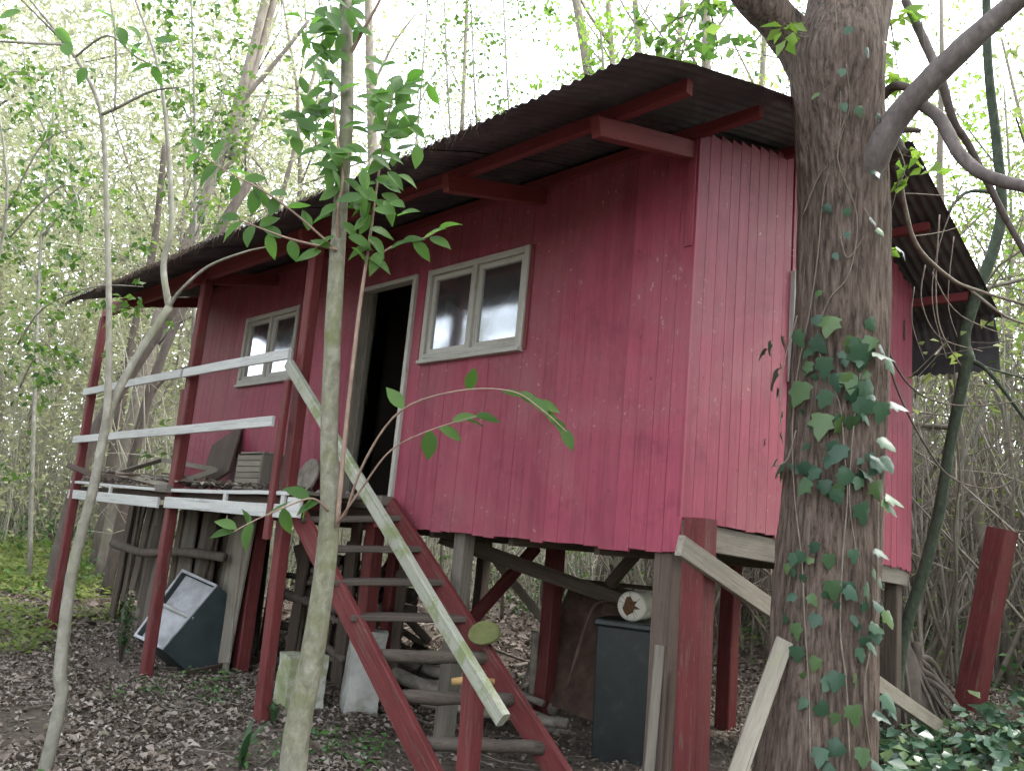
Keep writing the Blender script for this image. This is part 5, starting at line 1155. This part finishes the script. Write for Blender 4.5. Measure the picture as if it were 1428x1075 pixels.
lg = tubes_obj('log_rail', [(smooth_path([W(8.2, .25, 1.02), W(7.3, .22, .98), W(6.3, .2, 1.06), W(5.4, .12, 1.08)], None, 5)[0], .05)], 'bark_dark', None, 8, .12, tuple(W(8.2, .25, .95))); tag(lg, 'dark horizontal log tied across the stored slabs', 'log')
gs = [on_ground(255, 945), on_ground(372, 922)]; one('fallen_lath', 'narrow dark lath lying on the leaf litter by the porch', 'plank', gs[0] + Vector((0, 0, .03)), gs[1] + Vector((0, 0, .05)), .06, .03, 'brown_wood', side=(0, 0, 1))
# back of the under-deck: dark heap
def heap(name, label, u, v, rx, ry, hz, n, mat, seed):
    random.seed(seed); c = W(u, v, 0); t = empty(name, label, 'log pile', (c.x, c.y, gz(c.x, c.y)), TH - math.pi / 2)
    for i in range(n):
        a = Vector((random.uniform(-rx, rx), random.uniform(-ry, ry), random.uniform(.03, hz))); d = Vector((random.gauss(0, 1), random.gauss(0, .35), random.gauss(0, .12))).normalized() * random.uniform(.25, .7)
        V, Fc = [], []; tube(V, Fc, [a - d, a + rv(.02), a + d], random.uniform(.025, .06), 7, True, .1); obj('log', mesh_py('log', V, Fc, mat, True), t)
    return t
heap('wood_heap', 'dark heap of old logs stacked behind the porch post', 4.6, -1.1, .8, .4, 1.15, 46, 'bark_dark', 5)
heap('branch_heap', 'low heap of broken branches under the middle of the cabin', 3.1, -1.4, .8, .5, .30, 20, 'stick_wood', 6)
# ---------------------------------------------------------------- things on the porch
random.seed(5)
def P(u, v, z): return W(u, v, z)
dzk = 1.765
wf = empty('old_window_frame', 'bare grey wooden window frame lying flat on the deck', 'window frame', P(6.4, .45, dzk))
def fb(a, b, wd=.055, t=.035): board('bar', P(*a) - wf.location, P(*b) - wf.location, wd, t, 'pale_wood', wf, side=UV_U)
q = [on_v(163, 660, .74), on_v(236, 677, .80), on_v(302, 655, .42), on_v(226, 641, .12)]
for i in range(4): board('bar', q[i] - wf.location, q[(i + 1) % 4] - wf.location, .05, .035, 'pale_wood', wf, side=(0, 0, 1))
one('leaning_board', 'wide brown board leaning on the red wall above the deck', 'board', on_v(297, 673, .30), on_v(318, 607, .05), .50, .025, 'brown_wood', side=UV_U, ch=.004, n=2)
wb = empty('slatted_crate', 'grey weathered slatted wooden crate on the deck under the window', 'crate', P(4.62, .25, 1.76), TH - math.pi / 2)
for i in range(6): board('slat', (-.24, -.13, .03 + i * .055), (.22, -.13, .03 + i * .055), .05, .022, 'pale_wood', wb, side=(0, 0, 1), n=1); board('slat', (-.24, .13, .03 + i * .055), (.22, .13, .03 + i * .055), .05, .022, 'pale_wood', wb, side=(0, 0, 1), n=1)
board('end_board', (.235, 0, .0), (.235, 0, .34), .28, .028, 'grey_wood', wb, side=(0, 1, 0), n=1); board('end_board', (-.252, 0, .0), (-.252, 0, .34), .28, .022, 'grey_wood', wb, side=(0, 1, 0), n=1)
for i in range(5): board('slat', (-.24, -.10 + i * .05, .355), (.24, -.10 + i * .05, .355), .046, .02, 'pale_wood', wb, side=(0, 1, 0), n=1)
dd = lathe_disc('round_board', P(4.02, .10, 1.93), UV_V + Vector((0, 0, .25)), .17, .03, 'stick_wood'); tag(dd, 'grey round wooden disc leaning on the wall by the porch post', 'disc')
for i in range(34):
    uu = random.uniform(5.2, 8.2); vv = random.uniform(.1, .8); a = P(uu, vv, 1.775 + random.uniform(0, .07) + .05 * sm(6, 8, uu)); d = Vector((random.gauss(0, 1), random.gauss(0, 1), random.gauss(0, .08))).normalized() * random.uniform(.12, .38)
    if i % 3: o = tubes_obj('broken_stick', [([a - d, a + rv(.015), a + d], random.uniform(.008, .022))], 'stick_wood', None, 6, .1, tuple(a)); 
    else: o = board('board_scrap', a - d, a + d, .07, .018, random.choice(['brown_wood', 'grey_wood', 'rusty_metal']), None, side=(1, .3, 0), n=2, warp=.006)
    tag(o, *(('broken round stick littering the porch deck', 'stick', 'sticks on the porch deck') if i % 3 else ('flat splintered board scrap littering the porch deck', 'board scrap', 'board scraps on the porch deck')))
one('dark_branch', 'dark broken branch poking out past the far porch post', 'branch', P(8.9, .6, 1.72), P(7.9, .5, 1.83), .07, .05, 'dark_wood', n=4, warp=.01)
# deck litter
LP = [tuple(P(random.uniform(3.2, 8.2), random.uniform(.05, .8), 1.775 + random.uniform(0, .02))) for _ in range(900)]
A, T = leaf_cloud(LP, rng.uniform(.5, 1.2, len(LP)) * .06, .4, .6, 0, .4); dl_ = obj('deck_leaves', mesh_tri('deck_leaves', A, T, 'litter')); tag(dl_, 'dry leaves scattered on the porch deck', 'leaf litter', None, 'stuff')
# ---------------------------------------------------------------- small plants
def strap(label, px, py, n, ln, mat='leaf_dark'):
    g = on_ground(px, py); t = empty('strap_plant', label, 'plant', g); V, Fc = [], []
    for i in range(n):
        a = random.uniform(0, 6.28); d = Vector((math.cos(a), math.sin(a), 0)); s = d.cross(Vector((0, 0, 1))); l_ = ln * random.uniform(.6, 1.1); k0 = len(V)
        for k in range(6):
            f = k / 5; p = d * l_ * .4 * f * f + Vector((0, 0, l_ * (f - .25 * f * f))); wd = .022 * math.sin(math.pi * (.12 + .86 * f)); V += [p - s * wd, p + Vector((0, 0, -.004)), p + s * wd]
        for k in range(5):
            for j in (0, 1): Fc.append((k0 + k * 3 + j, k0 + k * 3 + j + 1, k0 + k * 3 + j + 4, k0 + k * 3 + j + 3))
    obj('leaves', mesh_py('leaves', V, Fc, mat, True), t); return t
strap('dark green strap leaved plant on the ground near the sapling', 335, 1072, 9, .34); strap('small strap leaved tuft beside the front porch post', 380, 1010, 6, .22); strap('tuft of upright strap leaves in the ground ivy', 1306, 1065, 5, .42)
def shrub(name, label, base, hgt, rad_, n, mat, size, stem='vine_bark', ns=7):
    t = empty(name, label, 'shrub', base); V, Fc, LP = [], [], []
    for i in range(ns):
        a = random.uniform(0, 6.28); tip = Vector((math.cos(a) * rad_ * random.uniform(.2, 1), math.sin(a) * rad_ * random.uniform(.2, 1), hgt * random.uniform(.6, 1))); mid = tip * .5 + rv(rad_ * .15); tube(V, Fc, [Vector((0, 0, -.03)), mid, tip], [.008, .005, .003], 5)
        for k in range(n // ns): f = random.uniform(.25, 1); LP.append((tip * f + rv(rad_ * .22)))
    LP = [q for q in LP if q.z > .01]
    obj('stems', mesh_py('stems', V, Fc, stem, True), t); A, T = leaf_cloud([tuple(q) for q in LP], rng.uniform(.6, 1.3, len(LP)) * size, .8, .5, .1); o = obj('foliage', mesh_tri('foliage', A, T, mat), t); o['kind'] = 'stuff'; return t
shrub('shrub', 'small glossy shrub at the foot of the ivy tree', gpt(1.62, 4.35) + Vector((0, 0, .22)), .42, .26, 160, 'leaf_groundivy', .075)
shrub('shrub', 'mossy leaf clad little stump before the far porch post', on_ground(168, 925), .75, .12, 150, 'leaf_dark', .06, 'bark_dark', 9)
shrub('shrub', 'dark glossy bush in the wood seen beside the near stilt', on_ground(1045, 880), .9, .75, 420, 'leaf_dark', .16)
shrub('shrub', 'fresh green bush right of the leaning red post', on_ground(1410, 895), .8, .6, 500, 'leaf_ground', .07)
shrub('shrub', 'light green bushy seedlings behind the thin green tree', on_ground(1325, 885), .8, .7, 520, 'leaf_ground', .06)
shrub('shrub', 'bright leafed clump seen through the stilts', on_ground(905, 800), .9, .8, 380, 'leaf_ground', .16)
# broad leaf blades entering at the right edge
bl = empty('blade_plant', 'yellow green long blade leaves arching in beside the thin green tree', 'plant', gpt(3.6, 5.3)); V, Fc = [], []
tube(V, Fc, [Vector((0, 0, -.05)), at(1470, 700, 5.3) - bl.location, at(1450, 470, 5.2) - bl.location], [.012, .01, .006], 6); obj('stem', mesh_py('stem', V, Fc, 'bark_green', True), bl)
for (a, b, s) in (((1452, 436), (-62, 16), .30), ((1455, 446), (-52, 34), .27), ((1450, 455), (-30, 50), .2), ((1452, 440), (30, -40), .3)): leaf_px(a, 5.2, b, s, bl, [leaf_mesh('leaf', 'leaf_lime', [(t_, w_ * .38) for t_, w_ in OVATE], .2, .4, 3)], .05)

# ---------------------------------------------------------------- leafy sprays above the roof
spray_plant('hanging_branch', 'dark leafed branch hanging beyond the near roof corner', [(path_px((1000, -30, 10), (965, 30, 10), (945, 95, 10)), .02, .006, 16), (path_px((985, 0, 10), (1000, 60, 10), (985, 110, 10)), .015, .005, 12), (path_px((960, 20, 10), (925, 40, 10), (915, 70, 10)), .012, .004, 8)], 'leaf_spray', 200, .20, .22, None, 'bark_branch', 'branch')
spray_plant('lit_sapling', 'yellow green sunlit sapling tops above the roof crest', [([gp(850, 700, 16)] + path_px((845, 300, 16), (842, 110, 16), (835, 20, 16)), .05, .02, 26), (path_px((842, 110, 16), (870, 60, 16), (890, 20, 16)), .02, .008, 26), (path_px((842, 90, 16), (810, 50, 16), (790, 0, 16)), .02, .008, 26), (path_px((845, 120, 16), (800, 110, 16), (770, 80, 16)), .015, .006, 20), (path_px((850, 130, 16), (900, 90, 16), (930, 60, 16)), .015, .006, 16)], 'leaf_lime', 900, .17, .38, gp(850, 700, 16))
for i, (a, b, nl) in enumerate(((575, 600, 40), (630, 618, 36), (668, 655, 30), (715, 700, 24))):
    spray_plant('vine_hung_tree', 'thin vine hung tree with tiny leaves against the white sky', [([gp(a, 700, 14)] + path_px((a, 300, 14), ((a + b) / 2, 120, 14), (b, -40, 14)), .03, .012, nl), (path_px(((a + b) / 2, 140, 14), (b + 25, 60, 14), (b + 50, 10, 14)), .012, .004, nl // 2), (path_px(((a + b) / 2, 190, 14), (a - 25, 120, 14), (a - 40, 60, 14)), .012, .004, nl // 2)], 'leaf_spray', 230, .11, .30, gp(a, 700, 14))['group'] = 'vine hung trees above the roof'
spray_plant('lit_sapling', 'leafy yellow green sapling past the back roof corner', [([gp(1400, 760, 12)] + path_px((1405, 500, 12), (1410, 300, 12), (1400, 120, 12)), .04, .015, 40), (path_px((1408, 400, 12), (1360, 330, 12), (1330, 260, 12)), .02, .006, 34), (path_px((1408, 340, 12), (1440, 260, 12), (1450, 180, 12)), .02, .006, 24), (path_px((1405, 250, 12), (1350, 180, 12), (1310, 120, 12)), .02, .006, 30), (path_px((1405, 470, 12), (1440, 430, 12), (1460, 400, 12)), .02, .006, 20)], 'leaf_lime', 1300, .12, .32, gp(1400, 760, 12))
spray_plant('lit_sapling', 'mid green leafy sapling among the pale trunks past the porch roof', [([gp(60, 720, 13)] + path_px((50, 500, 13), (60, 300, 13), (80, 120, 13)), .04, .015, 40), (path_px((58, 330, 13), (110, 270, 13), (150, 210, 13)), .02, .006, 34), (path_px((55, 400, 13), (10, 330, 13), (-20, 280, 13)), .02, .006, 34), (path_px((66, 240, 13), (130, 330, 13), (200, 370, 13)), .02, .006, 30), (path_px((70, 200, 13), (40, 120, 13), (30, 40, 13)), .02, .006, 30)], 'leaf_spray', 1500, .12, .32, gp(60, 720, 13))
